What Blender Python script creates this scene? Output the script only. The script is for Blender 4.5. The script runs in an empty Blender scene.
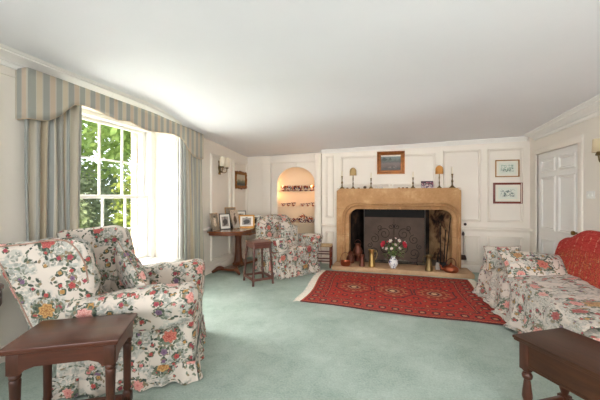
import bpy, bmesh, math, random
from mathutils import Vector, Matrix, noise
random.seed(7)
SC = bpy.context.scene
COL = SC.collection
PI = math.pi
R = math.radians
# ---------------------------------------------------------------- camera
cam_d = bpy.data.cameras.new('camera')
cam = bpy.data.objects.new('camera', cam_d); COL.objects.link(cam)
cam.location = (0, 0, 1.35)
cam.rotation_euler = (R(90), 0, R(15.9))
cam_d.sensor_width = 36; cam_d.lens = 309 / 600 * 36
cam_d.shift_y = -3 / 600
cam_d.clip_start = 0.02
SC.camera = cam
# ---------------------------------------------------------------- exposure
vs = SC.view_settings
vs.view_transform = 'Standard'; vs.look = 'None'; vs.gamma = 1; vs.use_curve_mapping = False
vs.exposure = 0.53
# ---------------------------------------------------------------- world
w = bpy.data.worlds.new('sky'); SC.world = w; w.use_nodes = True
bg = w.node_tree.nodes['Background']
bg.inputs[0].default_value = (0.84, 0.92, 1.0, 1); bg.inputs[1].default_value = 2.6
# ---------------------------------------------------------------- lights
def area(name, loc, target, sx, sy, power, color=(1, 1, 1), spread=180):
    d = bpy.data.lights.new(name, 'AREA'); d.shape = 'RECTANGLE'; d.size = sx; d.size_y = sy
    d.energy = power; d.color = color; d.spread = R(spread)
    o = bpy.data.objects.new(name, d); COL.objects.link(o); o.location = loc
    o.rotation_euler = (Vector(target) - Vector(loc)).to_track_quat('-Z', 'Y').to_euler()
    return o
sun_d = bpy.data.lights.new('sun', 'SUN'); sun_d.energy = 4.0; sun_d.angle = R(24); sun_d.color = (1, .96, .9)
sun = bpy.data.objects.new('sun', sun_d); COL.objects.link(sun)
sun.rotation_euler = Vector((1.12, -.08, -1)).to_track_quat('-Z', 'Y').to_euler()
area('window_daylight', (-5.3, 4.45, 4.3), (-1.5, 3.1, 0.0), 1.7, 1.7, 2300, (.90, .94, 1), 110)
area('added_bounce_fill', (-4.4, 3.15, 0.02), (-1.2, 3.3, 2.5), 1.5, .8, 150, (.94, .96, 1))  # added upward fill, stands in for light bouncing off the ground outside
area('rear_fill', (0.2, -2.3, 1.5), (0.2, 1.2, 2.5), 4.2, 1.6, 62, (.93, .95, 1), 130)  # added fill behind the camera; the rear wall has no window
area('right_fill', (2.25, -1.0, 1.7), (-.8, 6.0, 1.5), 1.6, 1.5, 26, (1, .97, .94), 75)  # added fill to lift the back wall; no opening in the right wall here
area('side_fill', (-2.95, -0.6, 1.5), (2, 3.0, 1.0), 1.5, 1.8, 26, (.98, .98, 1), 120)  # added soft fill beside the solid left wall, in place of daylight

# ---------------------------------------------------------------- node helpers
def lin(h):
    if isinstance(h, str):
        c = [int(h[i:i + 2], 16) / 255 for i in (0, 2, 4)]
    else:
        c = list(h)
    return tuple([(x / 12.92 if x <= .04045 else ((x + .055) / 1.055) ** 2.4) for x in c] + [1])
class X:
    """a socket in a node tree with arithmetic"""
    def __init__(s, nt, so): s.nt = nt; s.so = so
    def m(s, op, *a):
        n = s.nt.nodes.new('ShaderNodeMath'); n.operation = op
        for i, v in enumerate((s,) + a):
            if isinstance(v, X): s.nt.links.new(v.so, n.inputs[i])
            else: n.inputs[i].default_value = v
        return X(s.nt, n.outputs[0])
    def __add__(s, o): return s.m('ADD', o)
    __radd__ = __add__
    def __sub__(s, o): return s.m('SUBTRACT', o)
    def __rsub__(s, o): return (s * -1) + o
    def __mul__(s, o): return s.m('MULTIPLY', o)
    __rmul__ = __mul__
    def __truediv__(s, o): return s.m('DIVIDE', o)
    def lt(s, o): return s.m('LESS_THAN', o)
    def gt(s, o): return s.m('GREATER_THAN', o)
    def abs(s): return s.m('ABSOLUTE')
    def sin(s): return s.m('SINE')
    def cos(s): return s.m('COSINE')
    def min(s, o): return s.m('MINIMUM', o)
    def max(s, o): return s.m('MAXIMUM', o)
    def fract(s): return s.m('FRACT')
    def floor(s): return s.m('FLOOR')
    def sqrt(s): return s.m('SQRT')
    def below(s, a, soft):          # 1 below a, soft edge
        n = s.nt.nodes.new('ShaderNodeMapRange'); n.clamp = True
        s.nt.links.new(s.so, n.inputs[0])
        n.inputs[1].default_value = a - soft; n.inputs[2].default_value = a + soft
        n.inputs[3].default_value = 1; n.inputs[4].default_value = 0
        return X(s.nt, n.outputs[0])
class M:
    def __init__(s, name, rough=.8, metal=0, spec=.5):
        s.mat = bpy.data.materials.new(name); s.mat.use_nodes = True
        s.nt = s.mat.node_tree; s.b = s.nt.nodes['Principled BSDF']
        s.b.inputs['Roughness'].default_value = rough; s.b.inputs['Metallic'].default_value = metal
        s.b.inputs['Specular IOR Level'].default_value = spec
    def node(s, t): return s.nt.nodes.new(t)
    def coord(s, which='Object'):
        return s.node('ShaderNodeTexCoord').outputs[which]
    def xyz(s, vec):
        n = s.node('ShaderNodeSeparateXYZ'); s.nt.links.new(vec, n.inputs[0])
        return [X(s.nt, o) for o in n.outputs]
    def vec(s, a, b, c=0):
        n = s.node('ShaderNodeCombineXYZ')
        for i, v in enumerate((a, b, c)):
            if isinstance(v, X): s.nt.links.new(v.so, n.inputs[i])
            else: n.inputs[i].default_value = v
        return n.outputs[0]
    def noise(s, vec, scale, detail=2, rough=.5, dist=0):
        n = s.node('ShaderNodeTexNoise'); s.nt.links.new(vec, n.inputs['Vector'])
        n.inputs['Scale'].default_value = scale; n.inputs['Detail'].default_value = detail
        n.inputs['Roughness'].default_value = rough; n.inputs['Distortion'].default_value = dist
        return X(s.nt, n.outputs[0])
    def mix(s, fac, a, b):
        n = s.node('ShaderNodeMix'); n.data_type = 'RGBA'
        if isinstance(fac, X): s.nt.links.new(fac.so, n.inputs[0])
        else: n.inputs[0].default_value = fac
        for i, v in ((6, a), (7, b)):
            if isinstance(v, tuple): n.inputs[i].default_value = v
            else: s.nt.links.new(v, n.inputs[i])
        return n.outputs[2]
    def ramp(s, fac, stops, const=False):
        n = s.node('ShaderNodeValToRGB'); s.nt.links.new(fac.so, n.inputs[0])
        cr = n.color_ramp
        if const: cr.interpolation = 'CONSTANT'
        while len(cr.elements) < len(stops): cr.elements.new(.5)
        for e, (p, c) in zip(cr.elements, stops): e.position = p; e.color = c
        return n.outputs[0]
    def color(s, c):
        if isinstance(c, tuple): s.b.inputs['Base Color'].default_value = c
        else: s.nt.links.new(c, s.b.inputs['Base Color'])
        return s
    def bump(s, h, strength=.3, dist=.01):
        n = s.node('ShaderNodeBump'); n.inputs['Strength'].default_value = strength
        n.inputs['Distance'].default_value = dist
        s.nt.links.new(h.so, n.inputs['Height']); s.nt.links.new(n.outputs[0], s.b.inputs['Normal'])
        return s
MC = {}
def simple(name, c, rough=.6, metal=0, var=.12, scale=8, bump=0, spec=.5):
    if name in MC: return MC[name]
    m = M(name, rough, metal, spec); v = m.coord()
    n = m.noise(v, scale, 4)
    a = lin(c); d = tuple([x * (1 - var) for x in a[:3]] + [1]); l = tuple([min(1, x * (1 + var)) for x in a[:3]] + [1])
    m.color(m.ramp(n, [(.3, d), (.7, l)]))
    if bump: m.bump(m.noise(v, scale * 6, 3), bump, .01)
    MC[name] = m.mat
    return m.mat
def wood(name, dark, light, rough=.32, scale=3, axis=1, coat=.3):
    if name in MC: return MC[name]
    m = M(name, rough); v = m.coord(); x, y, z = m.xyz(v)
    s = [9, 9, 9]; s[axis] = 1.2
    vv = m.vec(x * s[0], y * s[1], z * s[2])
    n = m.noise(vv, scale, 5, .6, .6); n2 = m.noise(v, 2.5, 2)
    c = m.ramp(n * .7 + n2 * .35, [(.25, lin(dark)), (.75, lin(light))])
    m.color(c); m.bump(n, .12, .004)
    m.b.inputs['Specular IOR Level'].default_value = .3; m.b.inputs['Coat Weight'].default_value = coat; m.b.inputs['Coat Roughness'].default_value = .22
    MC[name] = m.mat
    return m.mat
def chintz(name, off=0.0, dull=0.0, fl=1.0):
    """cream cotton with peonies, roses and grey foliage; UVs are in metres"""
    m = M(name, .85, 0, .2); uvn = m.coord('UV'); u0, v0, _ = m.xyz(uvn)
    nz = m.noise(uvn, 22, 2) - .5; nz2 = m.noise(uvn, 70, 2) - .5
    def cells(scale, o, jit=1.0):
        n = m.node('ShaderNodeTexVoronoi'); n.voronoi_dimensions = '2D'
        n.inputs['Scale'].default_value = scale; n.inputs['Randomness'].default_value = jit
        uu = u0 + (o + off); vv = v0 + o * 1.7
        m.nt.links.new(m.vec(uu, vv), n.inputs['Vector'])
        px, py, _ = m.xyz(n.outputs['Position'])
        sc = m.node('ShaderNodeSeparateColor'); m.nt.links.new(n.outputs['Color'], sc.inputs[0])
        rr, gg, bb = [X(m.nt, q) for q in sc.outputs[:3]]
        return uu - px, vv - py, rr, gg, bb
    base = m.mix(m.noise(uvn, 6, 2), lin('DCD1C4'), lin('CBBFB2'))
    cur = base
    # pale blue grey foliage sprays
    def leaves(cur, scale, o, a, b, cols, gate, extra=None):
        lx, ly, rr, gg, bb = cells(scale, o, .9)
        ang = bb * 6.283; c = ang.cos(); s = ang.sin()
        ax = (lx * c + ly * s) / a; ay = (ly * c - lx * s) / b
        q = ax * ax + ay * ay + nz * .9
        mk = q.below(1.0, .25) * gate
        return m.mix(mk, cur, m.ramp(gg, cols, True)), mk
    veil = m.noise(m.vec(u0 + off, v0 + 3.3), 4.5, 1, .5, .8)
    g1 = (1 - veil.below(.49, .04)) * fl
    grey = [(0, lin('AFAFA6')), (.35, lin('999A90')), (.65, lin('BCB8AC')), (.85, lin('8B8C82'))]
    cur, _ = leaves(cur, 30, 4.1, .021, .011, grey, g1)
    cur, _ = leaves(cur, 44, 7.7, .015, .007, grey, g1)
    vine = m.noise(m.vec(u0 + off + 5, v0 + 1.3), 5.0, 0, .5, 1.2)
    g2 = (vine - .5).abs().below(.042, .01) * fl
    green = [(0, lin('525C4A')), (.3, lin('737C6A')), (.6, lin('424B44')), (.8, lin('8A7A60'))]
    cur, _ = leaves(cur, 34, 11.3, .018, .009, green, g2)
    # flowers with a ring of leaves
    def flower(cur, scale, o, prob, r0, r1, cols, dk, petals, ring=1.75):   # petals arranged in turning rings
        lx, ly, rr, gg, bb = cells(scale, o, .85)
        on = rr.lt(prob)
        d = (lx * lx + ly * ly).sqrt()
        ang = ly.m('ARCTAN2', lx)
        rad = gg * (r1 - r0) + r0
        t = d / rad + (ang * petals + bb * 20).cos() * .13 + nz * .75
        ringm = t.below(ring, .1) * on
        cur2, _ = leaves(cur, 26, o + 20, .024, .012, green, ringm)
        cur2, _ = leaves(cur2, 40, o + 30, .013, .007, green, ringm)
        mk = t.below(1.0, .06) * on
        sh = (t * 13 + (ang * petals * 1.0).sin() * 1.2).sin() * .5 + .5
        c = m.ramp(bb, cols, True)
        cd = m.ramp(bb, dk, True)
        c = m.mix((sh * .75).max(t.below(.25, .08)), c, cd)
        return m.mix(mk, cur2, c)
    small = [(0, lin('BC5A54')), (.3, lin('D98A86')), (.5, lin('C39C63')), (.7, lin('AE5058')), (.88, lin('8C6E86'))]
    smalld = [(0, lin('8C3A3C')), (.3, lin('B55454')), (.5, lin('8E5A28')), (.7, lin('7C3844')), (.88, lin('5C4660'))]
    cur = flower(cur, 13.0, 5.9, .40, .008, .015, small, smalld, 4, 1.8)
    cur = flower(cur, 9.5, 2.2, .42, .012, .022, small, smalld, 5, 1.9)
    big = [(0, lin('DDA095')), (.3, lin('CC7C6A')), (.42, lin('E0AEA2')), (.75, lin('C49A62')), (.88, lin('B9625A'))]
    bigd = [(0, lin('BE6C66')), (.3, lin('A04840')), (.45, lin('C47A72')), (.75, lin('8A5A34')), (.85, lin('8A3C3E'))]
    cur = flower(cur, 4.0, 9.4, .66, .036, .057, big, bigd, 7, 1.75)
    if dull: cur = m.mix(dull, cur, lin('B9B2A6'))
    m.color(cur)
    m.bump(m.noise(uvn, 14, 3) + nz2 * .2, .35, .012)
    m.b.inputs['Sheen Weight'].default_value = .1
    return m.mat

# ---------------------------------------------------------------- mesh helpers
def uvbox(me, s=1.0):
    ul = me.uv_layers.new(name='UVMap')
    for p in me.polygons:
        n = p.normal; a = [abs(n.x), abs(n.y), abs(n.z)]
        k = a.index(max(a))
        for li in p.loop_indices:
            c = me.vertices[me.loops[li].vertex_index].co
            ul.data[li].uv = ((c.y, c.z), (c.x + 3.1, c.z), (c.x + 6.3, c.y))[k]
def obj(name, bm, mat, parent=None, smooth=True, angle=40, recalc=True):
    me = bpy.data.meshes.new(name)
    if recalc: bmesh.ops.recalc_face_normals(bm, faces=bm.faces)
    bm.to_mesh(me); bm.free()
    if smooth:
        me.polygons.foreach_set('use_smooth', [True] * len(me.polygons))
        me.set_sharp_from_angle(angle=R(angle))
    if not me.uv_layers: uvbox(me)
    for q in (mat if isinstance(mat, (list, tuple)) else [mat]): me.materials.append(q)
    o = bpy.data.objects.new(name, me); COL.objects.link(o)
    if parent: o.parent = parent
    return o
def tag(o, label=None, cat=None, group=None, kind=None):
    if label: o['label'] = label
    if cat: o['category'] = cat
    if group: o['group'] = group
    if kind: o['kind'] = kind
    return o
def thing(name, label, cat, loc=(0, 0, 0), rz=0, group=None):
    o = bpy.data.objects.new(name, None); COL.objects.link(o); o.location = loc
    o.rotation_euler = (0, 0, rz); o.empty_display_size = .1
    return tag(o, label, cat, group)
def struct(name, bm, mat, **k):
    o = obj(name, bm, mat, **k); o['kind'] = 'structure'; return o
def new(): return bmesh.new()
def box(bm, x0, x1, y0, y1, z0, z1, bev=0, seg=2, mi=0, rot=None):
    vs_ = [bm.verts.new((x, y, z)) for x in (x0, x1) for y in (y0, y1) for z in (z0, z1)]
    F = [(0, 1, 3, 2), (4, 6, 7, 5), (0, 4, 5, 1), (2, 3, 7, 6), (0, 2, 6, 4), (1, 5, 7, 3)]
    fs = [bm.faces.new([vs_[i] for i in f]) for f in F]
    for f in fs: f.material_index = mi
    if bev:
        es = list({e for f in fs for e in f.edges})
        r_ = bmesh.ops.bevel(bm, geom=es, offset=bev, segments=seg, profile=.5, affect='EDGES')
        vs_ = list({v for f in r_['faces'] for v in f.verts} | {v for v in vs_ if v.is_valid})
        for f in r_['faces']: f.material_index = mi
    if rot: bmesh.ops.transform(bm, matrix=rot, verts=[v for v in vs_ if v.is_valid])
    return vs_
def prism(bm, pts, a, b, axis='y', mi=0):
    """extrude a closed 2D outline between a and b along axis; pts are the two other coords"""
    def P(p, t):
        if axis == 'y': return (p[0], t, p[1])
        if axis == 'x': return (t, p[0], p[1])
        return (p[0], p[1], t)
    A = [bm.verts.new(P(p, a)) for p in pts]; B = [bm.verts.new(P(p, b)) for p in pts]
    n = len(pts); fs = [bm.faces.new(A), bm.faces.new(B[::-1])]
    for i in range(n): fs.append(bm.faces.new((A[i], A[(i + 1) % n], B[(i + 1) % n], B[i])))
    for f in fs: f.material_index = mi
    return A + B
def lathe(bm, prof, cx=0, cy=0, cz=0, n=20, mi=0, caps=True, lobes=0, la=0):
    rings = []
    for r_, z in prof:
        ring = []
        for k in range(n):
            a = 2 * PI * k / n; q = r_ * (1 + la * math.cos(lobes * a)) if lobes else r_
            ring.append(bm.verts.new((cx + q * math.cos(a), cy + q * math.sin(a), cz + z)))
        rings.append(ring)
    for A, B in zip(rings, rings[1:]):
        for k in range(n):
            f = bm.faces.new((A[k], A[(k + 1) % n], B[(k + 1) % n], B[k])); f.material_index = mi
    if caps:
        for ring in (rings[0][::-1], rings[-1]):
            f = bm.faces.new(ring); f.material_index = mi
    return [v for r_ in rings for v in r_]
def tube(bm, pts, r_, n=8, mi=0, closed=False):
    P = [Vector(p) for p in pts]; m = len(P); rings = []; up = None
    for i in range(m):
        if closed: t = (P[(i + 1) % m] - P[i - 1])
        else: t = P[min(i + 1, m - 1)] - P[max(i - 1, 0)]
        t.normalize()
        if up is None:
            up = Vector((0, 0, 1)) if abs(t.z) < .9 else Vector((1, 0, 0))
        a = t.cross(up)
        if a.length < 1e-4: a = t.cross(Vector((0, 1, 0)))
        a.normalize(); b = a.cross(t).normalized(); up = b
        q = r_[i] if isinstance(r_, (list, tuple)) else r_
        rings.append([bm.verts.new(P[i] + a * q * math.cos(2 * PI * k / n) + b * q * math.sin(2 * PI * k / n)) for k in range(n)])
    pr = list(zip(rings, rings[1:]))
    if closed: pr.append((rings[-1], rings[0]))
    for A, B in pr:
        for k in range(n):
            f = bm.faces.new((A[k], A[(k + 1) % n], B[(k + 1) % n], B[k])); f.material_index = mi
    if not closed:
        for ring in (rings[0][::-1], rings[-1]):
            f = bm.faces.new(ring); f.material_index = mi
    return [v for r2 in rings for v in r2]
def spline(pts, n=8):
    out = []; P = [Vector(p) for p in pts]
    for i in range(len(P) - 1):
        p0 = P[max(i - 1, 0)]; p1 = P[i]; p2 = P[i + 1]; p3 = P[min(i + 2, len(P) - 1)]
        for k in range(n):
            t = k / n
            out.append(.5 * ((2 * p1) + (p2 - p0) * t + (2 * p0 - 5 * p1 + 4 * p2 - p3) * t * t + (3 * p1 - p0 - 3 * p2 + p3) * t ** 3))
    out.append(P[-1]); return out
def grid(bm, nu, nv, fn, mi=0, uv=None):
    V = [[bm.verts.new(fn(i / nu, j / nv)) for j in range(nv + 1)] for i in range(nu + 1)]
    L = bm.loops.layers.uv.verify() if uv else None
    for i in range(nu):
        for j in range(nv):
            f = bm.faces.new((V[i][j], V[i + 1][j], V[i + 1][j + 1], V[i][j + 1])); f.material_index = mi
            if uv:
                for lp, (a, b) in zip(f.loops, ((i, j), (i + 1, j), (i + 1, j + 1), (i, j + 1))):
                    lp[L].uv = uv(a / nu, b / nv)
    return V
def soft(bm, c, s, r_, n=12, fn=None, wr=0, wf=5, puff=0):
    """rounded box, centre c, full size s, corner radius r_; puff bulges, wr wrinkles"""
    h = [q / 2 for q in s]; verts = []; rr = min(r_, min(h) * .999)
    def cm(t): return math.sin(t * PI / 2) * .35 + t * .65
    tmp = bmesh.new()
    for ax in range(3):
        for sg in (-1, 1):
            V = []
            for i in range(n + 1):
                row = []
                for j in range(n + 1):
                    a = cm(-1 + 2 * i / n); b = cm(-1 + 2 * j / n); p = [0, 0, 0]
                    p[ax] = sg; p[(ax + 1) % 3] = a; p[(ax + 2) % 3] = b
                    q = Vector([p[k] * h[k] for k in range(3)])
                    inn = Vector([max(-(h[k] - rr), min(h[k] - rr, q[k])) for k in range(3)])
                    d = q - inn
                    if d.length > 1e-9: q = inn + d.normalized() * rr
                    if puff:
                        for k in range(3):
                            o1, o2 = p[(k + 1) % 3], p[(k + 2) % 3]
                            q[k] += puff * p[k] * (1 - o1 * o1) * (1 - o2 * o2)
                    row.append(tmp.verts.new(q))
                V.append(row)
            for i in range(n):
                for j in range(n):
                    tmp.faces.new((V[i][j], V[i + 1][j], V[i + 1][j + 1], V[i][j + 1]))
    bmesh.ops.remove_doubles(tmp, verts=tmp.verts, dist=1e-4)
    C = Vector(c); mp = {}
    for v in tmp.verts:
        u = Vector([v.co[k] / h[k] for k in range(3)])
        p = v.co + C
        if fn: p = Vector(fn(p, u))
        if wr:
            nv = noise.noise_vector(p * wf + Vector((3.1, 1.7, 9.2)))
            p = p + nv * wr
        mp[v] = bm.verts.new(p); verts.append(mp[v])
    for f in tmp.faces:
        bm.faces.new([mp[v] for v in f.verts])
    tmp.free(); return verts
def interp(x, pts):
    if x <= pts[0][0]: return pts[0][1]
    for (a, b), (c, d) in zip(pts, pts[1:]):
        if x <= c: return b + (d - b) * (x - a) / (c - a)
    return pts[-1][1]
def smooth_interp(x, pts):
    if x <= pts[0][0]: return pts[0][1]
    for (a, b), (c, d) in zip(pts, pts[1:]):
        if x <= c:
            t = (x - a) / (c - a); t = t * t * (3 - 2 * t); return b + (d - b) * t
    return pts[-1][1]
def copy_tree(o, parent=None):
    c = o.copy(); COL.objects.link(c)
    if parent: c.parent = parent
    for ch in list(o.children): copy_tree(ch, c)
    return c
ALC = 1.0
# ================================================================ materials of the room
def plaster(name, c, var=.04, bump=.06):
    m = M(name, .75, 0, .3); v = m.coord(); n = m.noise(v, 1.6, 4)
    a = lin(c); d = tuple([x * (1 - var) for x in a[:3]] + [1])
    m.color(m.ramp(n, [(.35, d), (.65, a)])); m.bump(m.noise(v, 9, 4), bump, .02)
    return m.mat
CREAM = plaster('cream_paint', 'F1E9DC')
WHITE = plaster('white_gloss_paint', 'F4F1EA', .02, .02)
CEIL = plaster('ceiling_plaster', 'F4F4F5', .02, .10)
m = M('pale_green_carpet', .95, 0, .1); v = m.coord()
n = m.noise(v, 2.2, 4); n2 = m.noise(v, 70, 3, .7); n3 = m.noise(v, 7, 5, .7, 1.0)
m.color(m.ramp(n * .35 + n2 * .4 + n3 * .25, [(.36, lin('92A397')), (.64, lin('BECBC1'))]))
m.bump(n2, .5, .01); CARPET = m.mat
XL, XR, YB, YA, YN = -3.05, 2.35, 6.2, 6.4, -2.6      # left, right, back, alcove wall, wall behind the camera
def cz(x, y):
    zl = smooth_interp(y, [(-3, 2.57), (3.1, 2.54), (4.5, 2.375), (6.5, 2.25)])
    zr = interp(y, [(-3, 2.62), (4.3, 2.46), (6.5, 2.375)])
    t = (x - XL) / (XR - XL); t = max(0, min(1, t))
    return zl + (zr - zl) * t
bm = new(); box(bm, XL - .7, XR + .15, YN - .1, 7.0, -.1, 0); struct('floor', bm, CARPET, smooth=False)
bm = new()
grid(bm, 30, 50, lambda a, b: (XL - .02 + a * (XR - XL + .04), YN + b * (6.45 - YN), cz(XL + a * (XR - XL), YN + b * (6.45 - YN)) + .006 * noise.noise(Vector((a * 5, b * 8, 0)))))
ex = bmesh.ops.extrude_face_region(bm, geom=bm.faces[:])
for v_ in ex['geom']:
    if isinstance(v_, bmesh.types.BMVert): v_.co.z = 2.95
struct('ceiling', bm, CEIL, angle=60)
# left wall with the deep window opening
WY0, WY1, WZ0, WZ1, WX = 2.22, 4.0, .40, 2.40, -3.55
bm = new()
box(bm, -3.75, XL, YN, WY0, 0, 2.9); box(bm, -3.75, XL, WY1, YA + .1, 0, 2.9)
box(bm, -3.75, XL, WY0, WY1, 0, WZ0); box(bm, -3.75, XL, WY0, WY1, WZ1, 2.9)
struct('wall_left', bm, CREAM, smooth=False)
# the back wall: recess for the alcove, panelled wall with the fireplace opening
FX0, FX1, FZ1 = -.78, 1.18, 1.18
bm = new()
box(bm, XL - .1, -2.68, YA, YA + .6, 0, 2.9); box(bm, -2.68, -1.34, YA, YA + .6, 2.26, 2.9)
box(bm, -1.34, -1.30, YA, YA + .6, 0, 2.9)
box(bm, -1.30, FX0, YB, YB + .8, 0, 2.9); box(bm, FX1, XR + .1, YB, YB + .8, 0, 2.9)
box(bm, FX0, FX1, YB, YB + .8, FZ1, 2.9)
struct('wall_back', bm, CREAM, smooth=False)
# right wall with a door opening
DY0, DY1, DZ = 4.78, 5.93, 2.04
bm = new()
box(bm, XR, XR + .15, YN, DY0, 0, 2.9); box(bm, XR, XR + .15, DY1, YB + .1, 0, 2.9); box(bm, XR, XR + .15, DY0, DY1, DZ, 2.9)
struct('wall_right', bm, CREAM, smooth=False)
bm = new(); box(bm, XL - .1, XR + .1, YN - .15, YN, 0, 2.9); struct('wall_rear', bm, CREAM, smooth=False)
# ---- mouldings
def ring(bm, O, U, N, a0, a1, z0, z1, w=.038, d=.030):
    """raised panel moulding in a wall plane: O origin, U along, N into the room"""
    O, U, N = Vector(O), Vector(U), Vector(N)
    prof = [(0, 0), (.2, 1), (.5, .55), (.8, .9), (1, 0)]
    L = []
    for t, h in prof:
        q = t * w
        L.append([bm.verts.new(O + U * a + Vector((0, 0, z)) + N * (h * d)) for a, z in
                  ((a0 + q, z0 + q), (a1 - q, z0 + q), (a1 - q, z1 - q), (a0 + q, z1 - q))])
    for A, B in zip(L, L[1:]):
        for k in range(4): bm.faces.new((A[k], A[(k + 1) % 4], B[(k + 1) % 4], B[k]))
def ring_poly(bm, O, U, N, poly, w=.038, d=.030):
    O, U, N = Vector(O), Vector(U), Vector(N); L = []; n_ = len(poly)
    for t, h in [(0, 0), (.2, 1), (.5, .55), (.8, .9), (1, 0)]:
        q = t * w; row = []
        for i in range(n_):
            p0, p1, p2 = Vector(poly[i - 1]), Vector(poly[i]), Vector(poly[(i + 1) % n_])
            e1 = (p1 - p0).normalized(); e2 = (p2 - p1).normalized(); n1 = Vector((-e1.y, e1.x)); n2 = Vector((-e2.y, e2.x))
            p = p1 + (n1 + n2) * q
            row.append(bm.verts.new(O + U * p.x + Vector((0, 0, p.y)) + N * (h * d)))
        L.append(row)
    for A, B in zip(L, L[1:]):
        for k in range(n_): bm.faces.new((A[k], A[(k + 1) % n_], B[(k + 1) % n_], B[k]))
def rail(bm, O, U, N, a0, a1, prof):
    O, U, N = Vector(O), Vector(U), Vector(N)
    A = [bm.verts.new(O + U * a0 + N * p + Vector((0, 0, z))) for p, z in prof]
    B = [bm.verts.new(O + U * a1 + N * p + Vector((0, 0, z))) for p, z in prof]
    for k in range(len(prof)): bm.faces.new((A[k], A[(k + 1) % len(prof)], B[(k + 1) % len(prof)], B[k]))
    bm.faces.new(A); bm.faces.new(B[::-1])
SK = [(0, 0), (.03, 0), (.03, .10), (.022, .115), (.01, .125), (0, .13)]
DADO = [(0, .735), (.012, .74), (.02, .76), (.035, .77), (.035, .785), (.014, .80), (0, .81)]
BK = ((0, YB, 0), (1, 0, 0), (0, -1, 0)); BA = ((0, YA, 0), (1, 0, 0), (0, -1, 0))
LF = ((XL, 0, 0), (0, 1, 0), (1, 0, 0)); RT = ((XR, 0, 0), (0, 1, 0), (-1, 0, 0))
bm = new()
for a0, a1, z0, z1 in ((-1.225, -1.06, .93, 2.19), (-.91, .845, 1.56, 2.16), (1.70, 2.245, .905, 2.20),
                       (1.33, 1.585, .15, .65), (1.70, 2.245, .15, .65), (-1.225, -1.06, .15, .65)):
    ring(bm, *BK, a0, a1, z0, z1)
ring_poly(bm, *BK, [(.975, 1.4), (1.21, 1.4), (1.21, .905), (1.59, .905), (1.59, 2.20), (.975, 2.20)])
rail(bm, *BK, 1.262, 2.35, DADO); rail(bm, *BK, -1.30, -1.005, DADO)
struct('trim_1', bm, CREAM)
bm = new()
for a0, a1, z0, z1 in ((4.86, 5.56, .86, 2.13), (5.70, 6.32, .86, 2.10), (4.86, 5.56, .2, .66), (5.70, 6.32, .2, .66),
                       (0.2, 1.72, .95, 2.25), (.2, 1.72, .2, .72), (-1.6, 0, .95, 2.25)):
    ring(bm, *LF, a0, a1, z0, z1)
rail(bm, *LF, 4.55, 6.4, DADO); rail(bm, *LF, YN, 1.80, [(p, z + .03) for p, z in DADO])
rail(bm, *LF, YN, 1.86, [(0, 2.36), (.012, 2.365), (.012, 2.38), (0, 2.385)])
struct('trim_2', bm, CREAM)
bm = new()
for a0, a1, z0, z1 in ((3.3, 4.30, .95, 2.13), (2.0, 3.15, .95, 2.13), (.6, 1.85, .95, 2.13)):
    ring(bm, *RT, a0, a1, z0, z1)
rail(bm, *RT, YN, 4.6, DADO); rail(bm, *RT, 6.03, 6.2, DADO)
struct('trim_3', bm, CREAM)
bm = new(); rail(bm, *BK, 1.262, 2.35, SK); rail(bm, *BK, -1.30, -1.005, SK); struct('baseboard_back', bm, CREAM)
bm = new(); rail(bm, *LF, YN, 6.4, SK); struct('baseboard_left', bm, CREAM)
bm = new(); rail(bm, *RT, YN, 4.62, SK); rail(bm, *RT, 6.03, 6.2, SK); struct('baseboard_right', bm, CREAM)
# cornices: small along the back, large along both sides
def cornice(name, O, U, N, ts, prof, zf, mat=WHITE):
    """prof: (projection, fraction 0 bottom..1 ceiling); zf(t) -> bottom z, top z"""
    O, U, N = Vector(O), Vector(U), Vector(N); bm = new(); rings = []
    for t in ts:
        zb, zt = zf(t)
        rings.append([bm.verts.new(O + U * t + N * p + Vector((0, 0, zb + (zt - zb) * q))) for p, q in prof])
    n_ = len(prof)
    for A, B in zip(rings, rings[1:]):
        for k in range(n_): bm.faces.new((A[k], A[(k + 1) % n_], B[(k + 1) % n_], B[k]))
    bm.faces.new(rings[0]); bm.faces.new(rings[-1][::-1])
    return struct(name, bm, mat, angle=25)
CP = [(0, 0), (.022, 0), (.03, .10), (.03, .26), (.045, .30), (.05, .38), (.075, .52), (.115, .62), (.125, .66), (.125, .74), (.14, .78), (.15, .86), (.16, .90), (.16, 1.2), (0, 1.2)]
cornice('cornice_right', *RT, [YN + k * (5.99 - YN) / 12 for k in range(13)], CP, lambda t: (2.285 + .004 * (6 - t), cz(2.15, t)))
cornice('cornice_left', *LF, [YN + k * (4.62 - YN) / 40 for k in range(41)], CP,
        lambda t: (interp(t, [(0, 2.44), (3.3, 2.425), (4.62, 2.362)]), interp(t, [(0, 2.565), (3.3, 2.54), (4.62, 2.38)]) + .004))
cornice('cornice_back', *BK, [-1.30 + k * .36 for k in range(11)], [(0, 0), (.012, 0), (.02, .2), (.05, .55), (.07, .8), (.07, 1.3), (0, 1.3)],
        lambda t: (2.235 + .022 * (t + 1.3), cz(t, 6.1)))
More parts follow.
